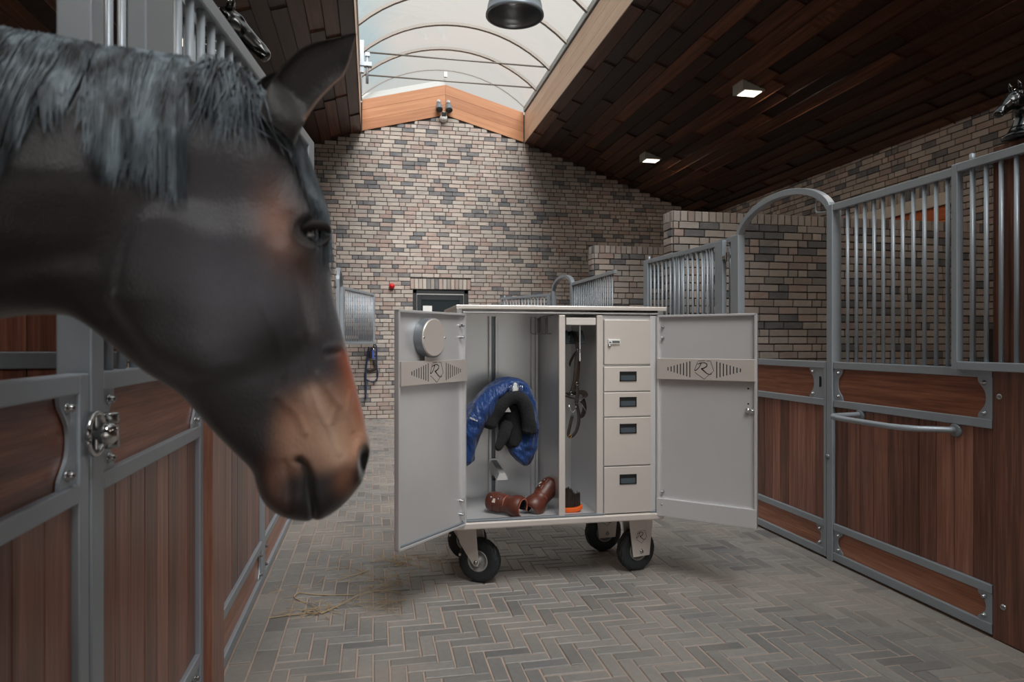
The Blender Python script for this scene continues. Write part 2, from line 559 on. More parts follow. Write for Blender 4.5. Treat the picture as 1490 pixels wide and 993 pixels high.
DX0, DX1, DZ = 0.744, 1.783, 2.41      # the door in the back wall
core = MB()
P = lambda a, b, d: (a, d, b)
core.prism([(WXL - 0.2, 0), (DX0, 0), (DX0, 6.1), (SKL, 5.85), (SKL - 0.02, 5.4), (WXL - 0.2, ceil_l(WXL - 0.2) + 0.1)], P, YB, YB + 0.3)
core.prism([(DX0, DZ), (DX1, DZ), (DX1, 6.15), (1.35, 6.27), (DX0, 6.1)], P, YB, YB + 0.3)
core.prism([(DX1, 0), (WXR + 0.2, 0), (WXR + 0.2, ceil_r(WXR + 0.2) + 0.1), (SKR + 0.02, 5.4), (SKR, 5.82), (DX1, 6.15)], P, YB, YB + 0.3)
wall_back = core.build('wall_back', 'mortar', None)
tag(wall_back, 'tall gabled back wall of mixed taupe and slate bricks', 'wall', kind='structure')
def spans_back(z):
    # limits of the gabled wall at height z
    a, b = WXL, WXR
    lo, hi = None, None
    xs = [WXL + i * 0.02 for i in range(int((WXR - WXL) / 0.02) + 1)]
    ok = [x for x in xs if gable(x) > z + 0.02]
    if not ok: return []
    a, b = ok[0], ok[-1]
    top = DZ + 0.20
    if z < top:
        return [(-b, -(DX1 + (0.05 if z > DZ else 0))), (-(DX0 - (0.05 if z > DZ else 0)), -a)]
    return [(-b, -a)]
bricks = courses((0, YB, 0), (-1, 0, 0), (0, -1, 0), -WXR, -WXL, 0.0, 5.72, spans_back)
k = 15
for i in range(k):                      # upright course over the door
    c = Vector((DX0 - 0.05 + (DX1 - DX0 + 0.1) * (i + 0.5) / k, YB, DZ + 0.105))
    bricks.append((Matrix.Translation(c) @ Matrix(((-1, 0, 0), (0, -1, 0), (0, 0, 1))).to_4x4(), (DX1 - DX0 + 0.1) / k - 0.01, 0.19))
lay(wall_back, bricks, 300)

# door leaf in the back wall
d = empty('door_1', ((DX0 + DX1) / 2, YB, 0), 'dark framed glazed door in the brick back wall', 'door', kind='structure')
fr = MB()
fr.box(DX0, DX0 + 0.07, YB + 0.02, YB + 0.10, 0, DZ).box(DX1 - 0.07, DX1, YB + 0.02, YB + 0.10, 0, DZ).box(DX0, DX1, YB + 0.02, YB + 0.10, DZ - 0.07, DZ)
fr.build('door_frame', 'anthracite', d, bevel=0.004)
lf = MB()
lf.box(DX0 + 0.08, DX0 + 0.16, YB + 0.05, YB + 0.11, 0.02, DZ - 0.09).box(DX1 - 0.16, DX1 - 0.08, YB + 0.05, YB + 0.11, 0.02, DZ - 0.09)
lf.box(DX0 + 0.16, DX1 - 0.16, YB + 0.05, YB + 0.11, DZ - 0.19, DZ - 0.09).box(DX0 + 0.16, DX1 - 0.16, YB + 0.05, YB + 0.11, 0.02, 0.9)
lf.build('door_leaf', 'anthracite', d, bevel=0.004)
MB().box(DX0 + 0.16, DX1 - 0.16, YB + 0.075, YB + 0.085, 0.9, DZ - 0.19).build('pane', 'dark_glass', d)
MB().box(DX0 + 0.19, DX0 + 0.36, YB + 0.068, YB + 0.074, 1.6, DZ - 0.30).build('notice', 'white_paint', d, label='small white notice behind the door glass')
MB().tube([(DX1 - 0.12, YB + 0.05, 1.05), (DX1 - 0.12, YB - 0.01, 1.05), (DX1 - 0.24, YB - 0.01, 1.05)], 0.009).build('door_handle', 'chrome', d)

# outer side walls
def side_wall(name, X, N, label, cap):
    s = -N
    o = MB().box(X, X + s * 0.3, YF - 0.2, YB + 0.3, 0, 4.2).build(name, 'mortar', None)
    tag(o, label, 'wall', kind='structure')
    return o
wall_right = side_wall('wall_right', WXR, -1, 'dim brick outer wall behind the stalls with a long stone lintel', 300)
WY0, WY1, WZ0, WZ1 = 6.86, 8.45, 2.2, 3.2
def spans_r(z):
    if WZ0 < z < WZ1 + 0.19: return [(0.2 - YB, -WY1), (-WY0, -3.0)]
    return [(0.0 - YB + 0.0, -3.0)]
br = courses((WXR, 0, 0), (0, -1, 0), (-1, 0, 0), -YB, -3.0, 1.55, 3.98, spans_r)
k = 21
for i in range(k):
    c = Vector((WXR, WY0 + (WY1 - WY0) * (i + 0.5) / k, WZ1 + 0.10))
    br.append((Matrix.Translation(c) @ Matrix(((0, -1, 0), (-1, 0, 0), (0, 0, 1))).transposed().to_4x4(), (WY1 - WY0) / k - 0.01, 0.185))
lay(wall_right, br, 300)
wn = empty('window_1', (WXR, (WY0 + WY1) / 2, WZ0), 'stall hatch with pale stone lintel and orange timber shutters in the outer wall', 'window', kind='structure')
MB().box(WXR - 0.05, WXR + 0.02, WY0 - 0.05, WY1 + 0.05, WZ1 - 0.15, WZ1).build('lintel', 'cream_stone', wn, bevel=0.006)
for i in range(5):
    z0 = WZ0 + 0.02 + i * 0.166
    for y0_, y1_ in ((WY0 + 0.02, 7.40), (7.47, WY1 - 0.02)):
        MB().box(WXR - 0.012, WXR + 0.01, y0_, y1_, z0, z0 + 0.162, r=rng.random()).build('shutter_plank', 'orange_timber', wn, bevel=0.003)
MB().box(WXR - 0.022, WXR - 0.002, 7.405, 7.465, WZ0, WZ1 - 0.15).build('centre_bar', 'galvanised', wn)
wall_left = side_wall('wall_left', WXL, 1, 'brick outer wall behind the left row of stalls', 0)
lay(wall_left, courses((WXL, 0, 0), (0, 1, 0), (1, 0, 0), 0, YB, 1.2, 3.98, lambda z: [(4.0, YB)]), 0)

# unseen wall behind the photographer: wide gateway added to let in more daylight
wf = MB().box(WXL - 0.2, -3.2, YF - 0.3, YF, 0, 4.0).box(5.6, WXR + 0.2, YF - 0.3, YF, 0, 4.0)
wf.prism([(WXL - 0.2, 4.0), (WXR + 0.2, 4.0), (SKR, 5.6), (1.35, 6.2), (SKL, 5.6)], P, YF - 0.3, YF)
tag(wf.build('wall_front', 'mortar', None), 'entrance wall with a wide open gateway', 'wall', kind='structure')
yard = MB().box(-14, 18, YF - 22, YF - 0.3, -0.25, -0.02).build('ground', 'cream_stone', None)  # unseen pale yard, added to brighten what comes through the gateway
tag(yard, 'pale open yard in front of the entrance gateway', 'ground', kind='structure')

# brick partitions between the stalls
def partition(side, Y, label, cap):
    o_end = 2.96 if side > 0 else -0.46
    x0_, x1_ = (o_end, WXR) if side > 0 else (WXL, o_end)
    top = 2.635
    p = MB().box(x0_, x1_, Y, Y + 0.21, 0, top + 0.095).build('wall_partition', 'mortar', None)
    tag(p, label, 'wall', kind='structure')
    L = x1_ - x0_
    zz = top - 34 * BP
    b = courses((x1_, Y, 0), (-1, 0, 0), (0, -1, 0), 0, L, zz, top, lambda z: [(0.0, L)], True)
    if side > 0: b += courses((o_end, Y + 0.21, 0), (0, -1, 0), (-1, 0, 0), 0, 0.21, zz, top, lambda z: [(0.0, 0.21)], True)
    else: b += courses((o_end, Y, 0), (0, 1, 0), (1, 0, 0), 0, 0.21, zz, top, lambda z: [(0.0, 0.21)], True)
    lay(p, b, cap)
    # flat top of the capping course
    k = round(L / BP); w_ = L / k; mb = MB()
    for i in range(k):
        mb.box(x0_ + w_ * i + 0.005, x0_ + w_ * (i + 1) - 0.005, Y - 0.008, Y + 0.215, top + 0.06, top + 0.104, r=rng.random())
    mb.build('capping_course', 'brick_clay', p)
    return p
partition(1, 6.40, 'brick stall partition seen through the near right arch, topped by upright bricks', 300)
partition(1, 8.90, 'farther brick stall partition behind the steel locker, beside the small arch', 260)
partition(-1, 6.45, 'brick stall partition end hidden behind the horse forehead', 120)
partition(-1, 8.65, 'brick stall partition end just right of the horse eye', 120)

# ---- ceilings: slabs clad in dark planks running down the aisle
def plank_mb(L, W, mb=None, M=None, r=None):
    mb = mb or MB()
    a, b, e = L / 2, W / 2, 0.0012
    vs = []
    for x, y, z in ((a, b, 0.02), (a, b, 0.003), (a - e, b - e, 0.0)):
        vs += [(-x, -y, z), (x, -y, z), (x, y, z), (-x, y, z)]
    if M is not None: vs = [M @ Vector(p) for p in vs]
    fs = [(11, 10, 9, 8)]
    for k in range(2):
        for i in range(4):
            j = (i + 1) % 4
            fs.append((k * 4 + 4 + i, k * 4 + 4 + j, k * 4 + j, k * 4 + i))
    return mb.add(vs, fs, r=r)
PM = {}
def clad(parent, O, V, length_v, Y0, Y1, width, mat, cap, lens, hidden=None):
    """planks along Y, rows stepping along V from O; the face looks along -Z of each plank"""
    V = Vector(V).normalized(); Yv = Vector((0, 1, 0)); Nn = Yv.cross(V)
    R = Matrix((Yv, V, Nn)).transposed().to_4x4()
    items = []
    k = round(length_v / width); wd = length_v / k
    for i in range(k):
        y = Y0 - rng.uniform(0, 0.9)
        while y < Y1:
            L = rng.choice(lens)
            ya, yb = max(y, Y0), min(y + L, Y1)
            if yb - ya > 0.05:
                c = Vector(O) + V * (wd * (i + 0.5)); c.y = (ya + yb) / 2
                items.append((Matrix.Translation(c) @ R, yb - ya))
            y += L
    sel = pick(items, cap, lambda t: t[0].translation, hidden)
    off = Matrix.Translation(-parent.location); rest = MB()
    for i, (M, L) in enumerate(items):
        if i in sel:
            key = (mat, round(wd, 3), round(L, 2))
            if key not in PM:
                PM[key] = plank_mb(L - 0.002, wd - 0.002).mesh('plank'); PM[key].materials.append(MAT[mat])
            inst('plank', PM[key], parent, None, M=off @ M)
        else:
            plank_mb(L - 0.002, wd - 0.002, rest, M, rng.random())
    if rest.v: rest.build('planks', mat, parent, kind='stuff')
LENS = [0.9, 1.2, 1.5, 1.8, 2.1, 2.4, 3.0]
def slab(name, pts, label):
    o = MB().prism(pts, P, YF - 0.3, YB + 0.3).build(name, 'plaster_dark', None)
    return tag(o, label, 'ceiling', kind='structure')
c_r = slab('ceiling_right', [(SKR + 0.12, ceil_r(SKR + 0.12) + 0.02), (WXR + 0.2, ceil_r(WXR + 0.2) + 0.02), (WXR + 0.2, ceil_r(WXR + 0.2) + 0.25), (SKR + 0.12, ceil_r(SKR) + 0.35)],
           'sloping dark plank ceiling over the right hand stalls')
c_l = slab('ceiling_left', [(WXL - 0.2, ceil_l(WXL - 0.2) + 0.02), (SKL - 0.12, ceil_l(SKL - 0.12) + 0.02), (SKL - 0.12, ceil_l(SKL) + 0.35), (WXL - 0.2, ceil_l(WXL - 0.2) + 0.25)],
           'sloping dark plank ceiling over the left stalls, behind the horse ear')
clad(c_r, (SKR, 0, ceil_r(SKR)), (1, 0, -0.3406), (WXR - SKR) * 1.0564, YF, YB, 0.185, 'plank_wood', 300, LENS)
clad(c_l, (WXL, 0, ceil_l(WXL)), (1, 0, 0.328), (SKL - WXL) * 1.0524, YF, YB, 0.185, 'plank_wood', 200, LENS, lambda x, y: x < 390 and y > 95)

# ---- roof light: timber lined upstand, arched bars, curved panes
tr_r = MB().box(SKR + 0.02, SKR + 0.12, YF - 0.3, YB, ceil_r(SKR) - 0.004, 5.86).build('trim_1', 'plaster_dark', None)
tag(tr_r, 'light oak board lining along the right edge of the roof light', 'trim', kind='structure')
clad(tr_r, (SKR, 0, 5.283), (0, 0, 1), 0.56, YF, YB, 0.187, 'fascia_wood', 60, [1.8, 2.4, 3.0])
tr_l = MB().box(SKL - 0.12, SKL - 0.02, YF - 0.3, YB, ceil_l(SKL) + 0.0, 5.88).build('trim_2', 'plaster_dark', None)
tag(tr_l, 'light oak board lining along the left edge of the roof light', 'trim', kind='structure')
clad(tr_l, (SKL, 0, 5.877), (0, 0, -1), 0.56, YF, YB, 0.187, 'fascia_wood', 60, [1.8, 2.4, 3.0])
# gable boards on the back wall
g = empty('trim_3', (1.35, YB, 5.7), 'light oak gable boards across the top of the back wall', 'trim', kind='structure')
for (xa, za, xb, zb) in ((SKL + 0.025, gable(SKL + 0.025), 1.348, 5.713), (1.352, 5.713, SKR - 0.025, gable(SKR - 0.025))):
    for i, (h0, h1) in enumerate(((0.0, 0.19), (0.194, 0.38), (0.384, 0.57))):
        b_ = MB()
        mx = Vector((xb - xa, 0, zb - za)); ang = atan2(mx.z, mx.x); Lh = mx.length
        # local board with its long side on local x, so the grain follows the slope
        ca, sa = cos(ang), sin(ang)
        poly = [(xa, za + h0), (xb, zb + h0), (xb, zb + h1), (xa, za + h1)]
        loc = Vector(((xa + xb) / 2, YB - 0.012, (za + zb) / 2 + (h0 + h1) / 2))
        rel = [((x - loc.x) * ca + (z - loc.z) * sa, -(x - loc.x) * sa + (z - loc.z) * ca) for x, z in poly]
        b_.prism(rel, lambda a, c, dd: (a, dd, c), -0.014, 0.012)
        me = b_.mesh('gable_board'); me.materials.append(MAT['gable_wood'])
        inst('gable_board', me, g, None, M=Matrix.Translation(loc - g.location) @ Matrix.Rotation(-ang, 4, 'Y'))

sky = empty('window_2', (1.335, 3.0, 5.9), 'long barrel vaulted roof light with curved steel bars above the aisle', 'roof light', kind='structure')
ZS, RISE, HW, XC = 5.93, 0.62, (SKR - SKL) / 2 + 0.02, (SKL + SKR) / 2
def vault(t):            # t 0..1 across
    a = pi * (1 - t)
    u = -1 + 2 * t
    R_ = (HW * HW + RISE * RISE) / (2 * RISE)
    x = u * HW
    return XC + x, ZS + sqrt(R_ * R_ - x * x) - (R_ - RISE)
ys = [12.84, 11.85, 10.92, 9.90, 8.9, 7.9, 6.9, 5.87, 4.9, 3.9, 2.9, 1.9, 0.9, -0.1, -1.1, -2.1]
NA = 18
for y in ys:
    b_ = MB()
    rows = []
    thin = 0.35 if y > 12 else 1.0
    for i in range(NA + 1):
        x, z = vault(i / NA)
        x2, z2 = vault(min(1, i / NA + 0.01)); x1_, z1_ = vault(max(0, i / NA - 0.01))
        tx, tz = (x2 - x1_), (z2 - z1_); l = sqrt(tx * tx + tz * tz); nx, nz = -tz / l, tx / l
        rows.append([(x + nx * q, y + p_, z + nz * q) for p_, q in ((-0.028 * thin, -0.045 * thin), (0.028 * thin, -0.045 * thin), (0.028 * thin, 0.0), (-0.028 * thin, 0.0))])
    b_.grid(rows, smooth=False, close_v=True)
    b_.build('arch_bar', 'arch_steel', sky)
for y in ys[1:3]:
    MB().tube([(SKL, y, 5.96), (SKR, y, 5.96)], 0.013, 8).build('tie_rod', 'arch_steel', sky)
MB().tube([(SKL, 5.87, 5.98), (SKR, 5.87, 5.98)], 0.02, 8).build('lamp_bar', 'arch_steel', sky)
for a, c in zip(ys[:-1], ys[1:]):
    rows = [[(vault(i / NA)[0], y, vault(i / NA)[1] + 0.004) for y in (a, c)] for i in range(NA + 1)]
    MB().grid(rows).build('pane', 'roof_glass', sky)
gp = [(vault(i / NA)[0], vault(i / NA)[1]) for i in range(NA + 1)]
MB().add([(x, YB - 0.02, z) for x, z in gp] + [(SKR, YB - 0.02, 5.84), (1.35, YB - 0.02, 6.28), (SKL, YB - 0.02, 5.87)], [list(range(NA + 4))]).build('pane', 'roof_glass', sky)
MB().box(SKR - 0.02, SKR + 0.10, -2.15, YB, 5.875, 5.97).build('kerb_rail', 'frame_alu', sky, bevel=0.006)
MB().box(SKL - 0.10, SKL + 0.02, -2.15, YB, 5.885, 5.97).build('kerb_rail', 'frame_alu', sky, bevel=0.006)
MB().box(SKR + 0.005, SKR + 0.09, -2.15, YB, 5.84, 5.88).build('gasket', 'black_plastic', sky)
MB().prism([(SKL, 5.89), (1.35, 6.285), (1.35, 6.40), (SKL, 6.01)], P, YB + 0.02, YB + 0.05).build('flashing', 'frame_alu', sky)
MB().box(1.32, 1.38, YB - 0.06, YB - 0.02, 6.42, 6.52).build('ridge_bracket', 'frame_alu', sky)
c_m = MB().box(SKL - 0.12, SKR + 0.12, YF - 0.3, -2.15, 5.86, 6.0).prism([(SKL - 0.1, 5.9), (SKR + 0.1, 5.9)] + gp[::-1], P, -2.2, -2.13).build('ceiling_middle', 'plaster_dark', None)  # unseen roof, added to shade the floor nearest the camera
tag(c_m, 'closed ridge ceiling over the entrance end, behind the photographer', 'ceiling', kind='structure')
# opening gear of the roof light
ac = MB().box(SKL + 0.02, SKL + 0.08, 10.86, 10.92, 5.62, 6.12).box(SKL + 0.02, SKL + 0.20, 10.84, 10.94, 5.72, 5.78)
ac.tube([(SKL + 0.13, 10.89, 5.46), (SKL + 0.13, 10.89, 5.92)], 0.022, 10).tube([(SKL + 0.04, 10.89, 5.2), (SKL + 0.04, 10.89, 5.95)], 0.012, 8)
ac.box(SKL + 0.10, SKL + 0.17, 10.86, 10.92, 5.88, 5.94)
ac.build('opening_gear', 'galvanised', sky)

# ================================================================== LAMPS
def ceiling_lamp(x, y, side, label):
    zc = ceil_r(x) if side > 0 else ceil_l(x)
    t = empty('ceiling_lamp', (x, y, zc), label, 'lamp', 'wedge ceiling lamps on the plank slopes')
    hx, hy = 0.155, 0.125
    s = 1 if side > 0 else -1
    zlo = (ceil_r(x + hx) if side > 0 else ceil_l(x - hx)) - 0.02
    zhi = (ceil_r(x - hx) if side > 0 else ceil_l(x + hx))
    b_ = MB().prism([(x - s * hx, zlo), (x + s * hx, zlo), (x + s * hx, zlo + 0.02), (x - s * hx, zhi)], P, y - hy, y + hy)
    b_.build('housing', 'frame_alu', t, bevel=0.004)
    MB().box(x - hx + 0.05, x + hx - 0.03, y - hy + 0.03, y + hy - 0.03, zlo - 0.006, zlo - 0.001).build('lens', 'lamp_glow', t)
    L = bpy.data.lights.new('lamp_light', 'AREA'); L.shape = 'RECTANGLE'; L.size = 0.2; L.size_y = 0.16
    L.energy = LAMP_W; L.color = (1.0, 0.88, 0.74)
    lo = bpy.data.objects.new('lamp_light', L); COL.objects.link(lo); lo.parent = t
    lo.location = (0, 0, zlo - 0.012 - zc)
LAMP_W = 7.5
ceiling_lamp(4.70, 7.92, 1, 'wedge lamp glowing on the right plank ceiling, nearer and larger one in view')
ceiling_lamp(4.74, 11.15, 1, 'wedge lamp glowing on the right plank ceiling, farther smaller one near the back wall')
for y, w_ in ((4.7, 'first'), (1.5, 'second'), (-1.7, 'third'), (-4.9, 'fourth')):
    ceiling_lamp(4.72, y, 1, 'wedge lamp on the right plank ceiling, %s one outside the picture' % w_)
for y, w_ in ((11.1, 'last'), (7.9, 'fourth'), (4.7, 'third'), (1.5, 'second'), (-1.7, 'first')):
    ceiling_lamp(-2.05, y, -1, 'wedge lamp on the left plank ceiling, %s from the entrance' % w_)

pl = empty('pendant_lamp', (1.225, 5.87, 4.28), 'grey metal bell shaped pendant lamp hanging under the roof light', 'lamp')
prof = [(0.252, 0.0), (0.256, 0.012), (0.250, 0.03), (0.246, 0.032), (0.238, 0.09), (0.220, 0.15), (0.188, 0.205), (0.14, 0.245), (0.085, 0.265), (0.062, 0.275)]
MB().lathe([(r, z + 4.28) for r, z in prof], (1.225, 5.87, 0), n=48).build('shade', 'pendant_grey', pl)
inn = [(r - 0.005, z + 4.279) for r, z in prof][::-1]
MB().lathe(inn, (1.225, 5.87, 0), n=48).lathe([(0.256, 4.28), (0.240, 4.279)], (1.225, 5.87, 0), n=48).build('reflector', 'pendant_inside', pl)
MB().lathe([(0.066, 4.55), (0.068, 4.62), (0.05, 4.66), (0.02, 4.67), (0.0, 4.67)], (1.225, 5.87, 0), n=24).build('cap', 'pendant_grey', pl)
MB().tube([(1.225, 5.87, 4.66), (1.225, 5.87, 5.97)], 0.008, 8).build('cord', 'black_plastic', pl)
MB().lathe([(0.0, 4.40), (0.03, 4.405), (0.042, 4.43), (0.035, 4.47), (0.02, 4.5), (0.02, 4.55)], (1.225, 5.87, 0), n=20).build('bulb', 'lamp_white', pl)

# ================================================================== STALL FRONTS
def scallop(side, y_in, y_dir, z0, z1, X, w=0.078, dip=0.046):
    """steel corner plate with a wavy free edge, standing at y_in and reaching towards y_dir"""
    n = 22; edge = []
    for i in range(n + 1):
        t = i / n; z = z0 + (z1 - z0) * t
        q = w - dip * (sin(pi * min(1, max(0, (t - 0.10) / 0.80))) ** 1.4) + 0.004 * cos(4 * pi * t)
        edge.append((y_in + y_dir * q, z))
    return [(y_in, z1), (y_in, z0)] + edge

def lower_front(root, X, s, Y0, Y1, zs, boards, plates=(True, True), stile=(0.045, 0.045), wood_up='bamboo_upright', low=True, bolts=True, key=False, frame_mat='galvanised'):
    """solid lower half of a stall front between Y0 and Y1; X is its aisle face, s points into the stall"""
    z1a, z1b, z2a, z2b, z3a, z3b = zs
    T = 0.045
    Pf = lambda y, z, d: (d, y, z)
    def rail(za, zb, name='rail'):
        MB().box(X, X + s * T, Y0 + stile[0], Y1 - stile[1], za, zb).build(name, frame_mat, root, bevel=0.004)
    rail(z1a, z1b); rail(z2a, z2b)
    if low: rail(z3a, z3b)
    rail(0.012, 0.062)
    if stile[0]: MB().box(X, X + s * T, Y0, Y0 + stile[0], 0.012, z1b).build('stile', frame_mat, root, bevel=0.004)
    if stile[1]: MB().box(X, X + s * T, Y1 - stile[1], Y1, 0.012, z1b).build('stile', frame_mat, root, bevel=0.004)
    ya, yb = Y0 + stile[0], Y1 - stile[1]
    # level boards, top and bottom fields
    MB().box(X + s * 0.018, X + s * 0.04, ya, yb, z2b, z1a, r=rng.random()).build('level_board', 'bamboo_level', root)
    if low:
        MB().box(X + s * 0.018, X + s * 0.04, ya, yb, 0.062, z3a, r=rng.random()).build('level_board', 'bamboo_level', root)
    # upright boards
    zb_ = z3b if low else 0.062
    k = max(1, round((yb - ya) / boards)); w_ = (yb - ya) / k
    for i in range(k):
        e = rng.uniform(-0.012, 0.012) if 0 < i < k else 0
        dx = rng.uniform(0, 0.0015)
        MB().box(X + s * (0.016 + dx), X + s * 0.04, ya + w_ * i + 0.0018, ya + w_ * (i + 1) - 0.0018, zb_, z2a, r=rng.random()).build('upright_board', wood_up, root, bevel=0.002)
    # corner plates and their bolts
    for (za, zc) in ((z2b, z1a), (0.062, z3a)) if low else ((z2b, z1a),):
        for on, yy, dr in ((plates[0], ya, 1), (plates[1], yb, -1)):
            if not on: continue
            big = key and za == z2b and dr > 0
            MB().prism(scallop(s, yy, dr, za, zc, X, 0.15 if big else 0.078, 0.046), Pf, X + s * 0.008, X + s * 0.016).build('corner_plate', 'galvanised', root)
            if big:
                MB().prism([(yy + 0.052, za + 0.075), (yy + 0.036, za + 0.075), (yy + 0.030, za + 0.085), (yy + 0.030, za + 0.135), (yy + 0.036, za + 0.145), (yy + 0.052, za + 0.145)], Pf, X + s * 0.0065, X + s * 0.009).build('key_slot', 'black_void', root)
            if bolts:
                for zz in (za + 0.026, zc - 0.026):
                    yy2 = yy + dr * (0.12 if big else 0.045)
                    MB().lathe([(0.013, -s * 0.0), (0.013, -s * 0.003), (0.009, -s * 0.004), (0.009, -s * 0.012), (0.005, -s * 0.016), (0.0, -s * 0.017)], (X + s * 0.008, yy2, zz), axis='x', n=10).build('bolt', 'bolt_steel', root)

def bars_panel(root, X, s, ys, z0, z1, r=0.0105, mat='galvanised'):
    for y in ys:
        MB().tube([(X + s * 0.022, y, z0), (X + s * 0.022, y, z1)], r, 12).build('bar', mat, root)

ZR = (1.242, 1.287, 0.997, 1.042, 0.205, 0.248)
TOP = 2.305
# --- right hand near stall: gate with barred upper half and a rail handle
Y0, Y1 = 2.74, 3.885
g1 = empty('stall_gate', (XR, (Y0 + Y1) / 2, 0), 'right hand stall gate of dark boards with bent rail handle and upright steel bars', 'stall gate', 'stall fronts with plank lower halves')
lower_front(g1, XR, 1, Y0, Y1, ZR, 0.112, stile=(0.0, 0.0))
MB().box(XR, XR + 0.045, Y0, 3.886, TOP - 0.045, TOP).build('top_rail', 'galvanised', g1, bevel=0.004)
bars_panel(g1, XR, 1, [3.774, 3.695, 3.622, 3.543, 3.469, 3.393, 3.32, 3.243, 3.166, 3.088, 3.013, 2.937, 2.86], 1.287, TOP - 0.045)
hb = MB()
pth = [(XR + 0.015, 3.645, 0.972), (XR - 0.03, 3.645, 0.972), (XR - 0.13, 3.648, 0.970), (XR - 0.185, 3.638, 0.968), (XR - 0.212, 3.60, 0.967), (XR - 0.215, 3.5, 0.966), (XR - 0.215, 3.3, 0.966),
       (XR - 0.210, 3.16, 0.966), (XR - 0.190, 3.09, 0.966), (XR - 0.145, 3.03, 0.966), (XR - 0.055, 2.985, 0.966), (XR - 0.02, 2.958, 0.966), (XR + 0.015, 2.95, 0.966)]
hb.tube(pth, 0.0155, 16).build('rail_handle', 'galvanised', g1)
for y, z in ((3.645, 0.972), (2.952, 0.966)):
    MB().lathe([(0.0, -0.012), (0.026, -0.012), (0.034, -0.006), (0.036, 0.004), (0.036, 0.02)], (XR - 0.004 + 0.014, y, z), axis='x', n=24).build('handle_rose', 'galvanised_dark', g1)
# post between gate and half door, carrying the arch
ps = empty('gate_post', (XR, 3.93, 0), 'tall square steel post between the right gate and the arched half door', 'post', 'steel stall posts')
MB().box(XR - 0.004, XR + 0.066, 3.888, 3.945, 0.0, TOP).build('post', 'galvanised', ps, bevel=0.005)
MB().lathe([(0.0, -0.012), (0.017, -0.01), (0.019, 0.0), (0.019, 0.004)], (XR - 0.004, 3.93, 0.67), axis='x', n=18).build('lock_cover', 'galvanised_dark', ps)
ar = MB(); rows = []
c0, c1 = 3.935, 5.07
for i in range(25):
    a = pi * (0.07 + 0.86 * i / 24)
    cy = (c0 + c1) / 2; hr = (c1 - c0) / 2 / cos(pi * 0.07)
    zz = lambda r_: 2.285 + (r_) * (sin(a) - sin(pi * 0.07)) * 0.32 / (1 - sin(pi * 0.07))
    y = cy - hr * cos(a); z = 2.285 + 0.205 * (sin(a) - sin(pi * 0.07)) / (1 - sin(pi * 0.07))
    ty, tz = hr * sin(a), 0.205 * cos(a) / (1 - sin(pi * 0.07)); l = sqrt(ty * ty + tz * tz); ny, nz = -tz / l, ty / l
    rows.append([(XR + dx, y + ny * q, z + nz * q) for dx, q in ((0, -0.022), (0.05, -0.022), (0.05, 0.022), (0, 0.022))])
ar.grid(rows, smooth=False, close_v=True)
for e in (0, -1): ar.add(rows[e], [(0, 1, 2, 3)])
ar.build('arch', 'galvanised', ps, bevel=0.003)
MB().tube([(XR + 0.02, 3.97, 2.33), (XR + 0.02, 4.075, 2.365), (XR + 0.02, 4.085, 2.30), (XR + 0.02, 4.075, 2.283), (XR + 0.02, 3.945, 2.262)], 0.007, 8).build('stop_hook', 'galvanised', ps)
ps2 = empty('gate_post', (XR, 5.13, 0), 'slimmer steel post under the far foot of the right arch', 'post', 'steel stall posts')
MB().box(XR - 0.002, XR + 0.06, 5.045, 5.165, 0.0, 2.29).build('post', 'galvanised', ps2, bevel=0.005)
MB().box(XR - 0.01, XR + 0.03, 5.165, 5.285, 2.11, 2.14).lathe([(0.016, 0), (0.016, 0.07)], (XR - 0.005, 5.205, 2.09), n=12).build('hinge', 'chrome', ps2)
# half door under the arch
g2 = empty('half_door', (XR, 4.5, 0), 'plank half door under the right arch with a keyhole plate, partly behind the locker door', 'half door', 'stall fronts with plank lower halves')
lower_front(g2, XR, 1, 3.95, 5.04, ZR, 0.105, stile=(0.03, 0.04), plates=(True, True), key=True)

def swing_grille(root_name, loc, ang, W, z0, z1, ys, label, group, stile=0.05, latch=None, depth=0.04):
    """barred window leaf; local x runs from hinge to free edge"""
    t = empty(root_name, (0, 0, 0), label, 'grille', group)
    h = depth / 2
    MB().box(0, stile, -h, h, z0, z1).build('stile', 'galvanised', t, bevel=0.004)
    MB().box(W - stile * 0.8, W, -h, h, z0, z1).build('stile', 'galvanised', t, bevel=0.004)
    MB().box(stile, W - stile * 0.8, -h, h, z1 - 0.042, z1).build('rail', 'galvanised', t, bevel=0.004)
    MB().box(stile, W - stile * 0.8, -h, h, z0, z0 + 0.042).build('rail', 'galvanised', t, bevel=0.004)
    for y in ys:
        MB().tube([(y, 0, z0 + 0.04), (y, 0, z1 - 0.04)], 0.0105, 10).build('bar', 'galvanised', t)
    if latch: MB().lathe([(0.013, 0), (0.013, 0.03), (0.0, 0.034)], (latch, 0, z1), n=12).build('stud', 'galvanised', t)
    t.location = loc; t.rotation_euler = (0, 0, ang)
    return t
GR = 'barred steel window leaves of the stalls'
# sliding leaf in front of the gate bars at the right edge
swing_grille('bar_grille', (XR - 0.025, 2.925, 0), -pi / 2, 0.95, 1.275, TOP, [0.105, 0.183, 0.262, 0.34, 0.42, 0.5, 0.58, 0.66, 0.74, 0.82],
             'barred window leaf overlapping the near gate bars, beside the dark timber pillar', GR, stile=0.034, latch=0.105)
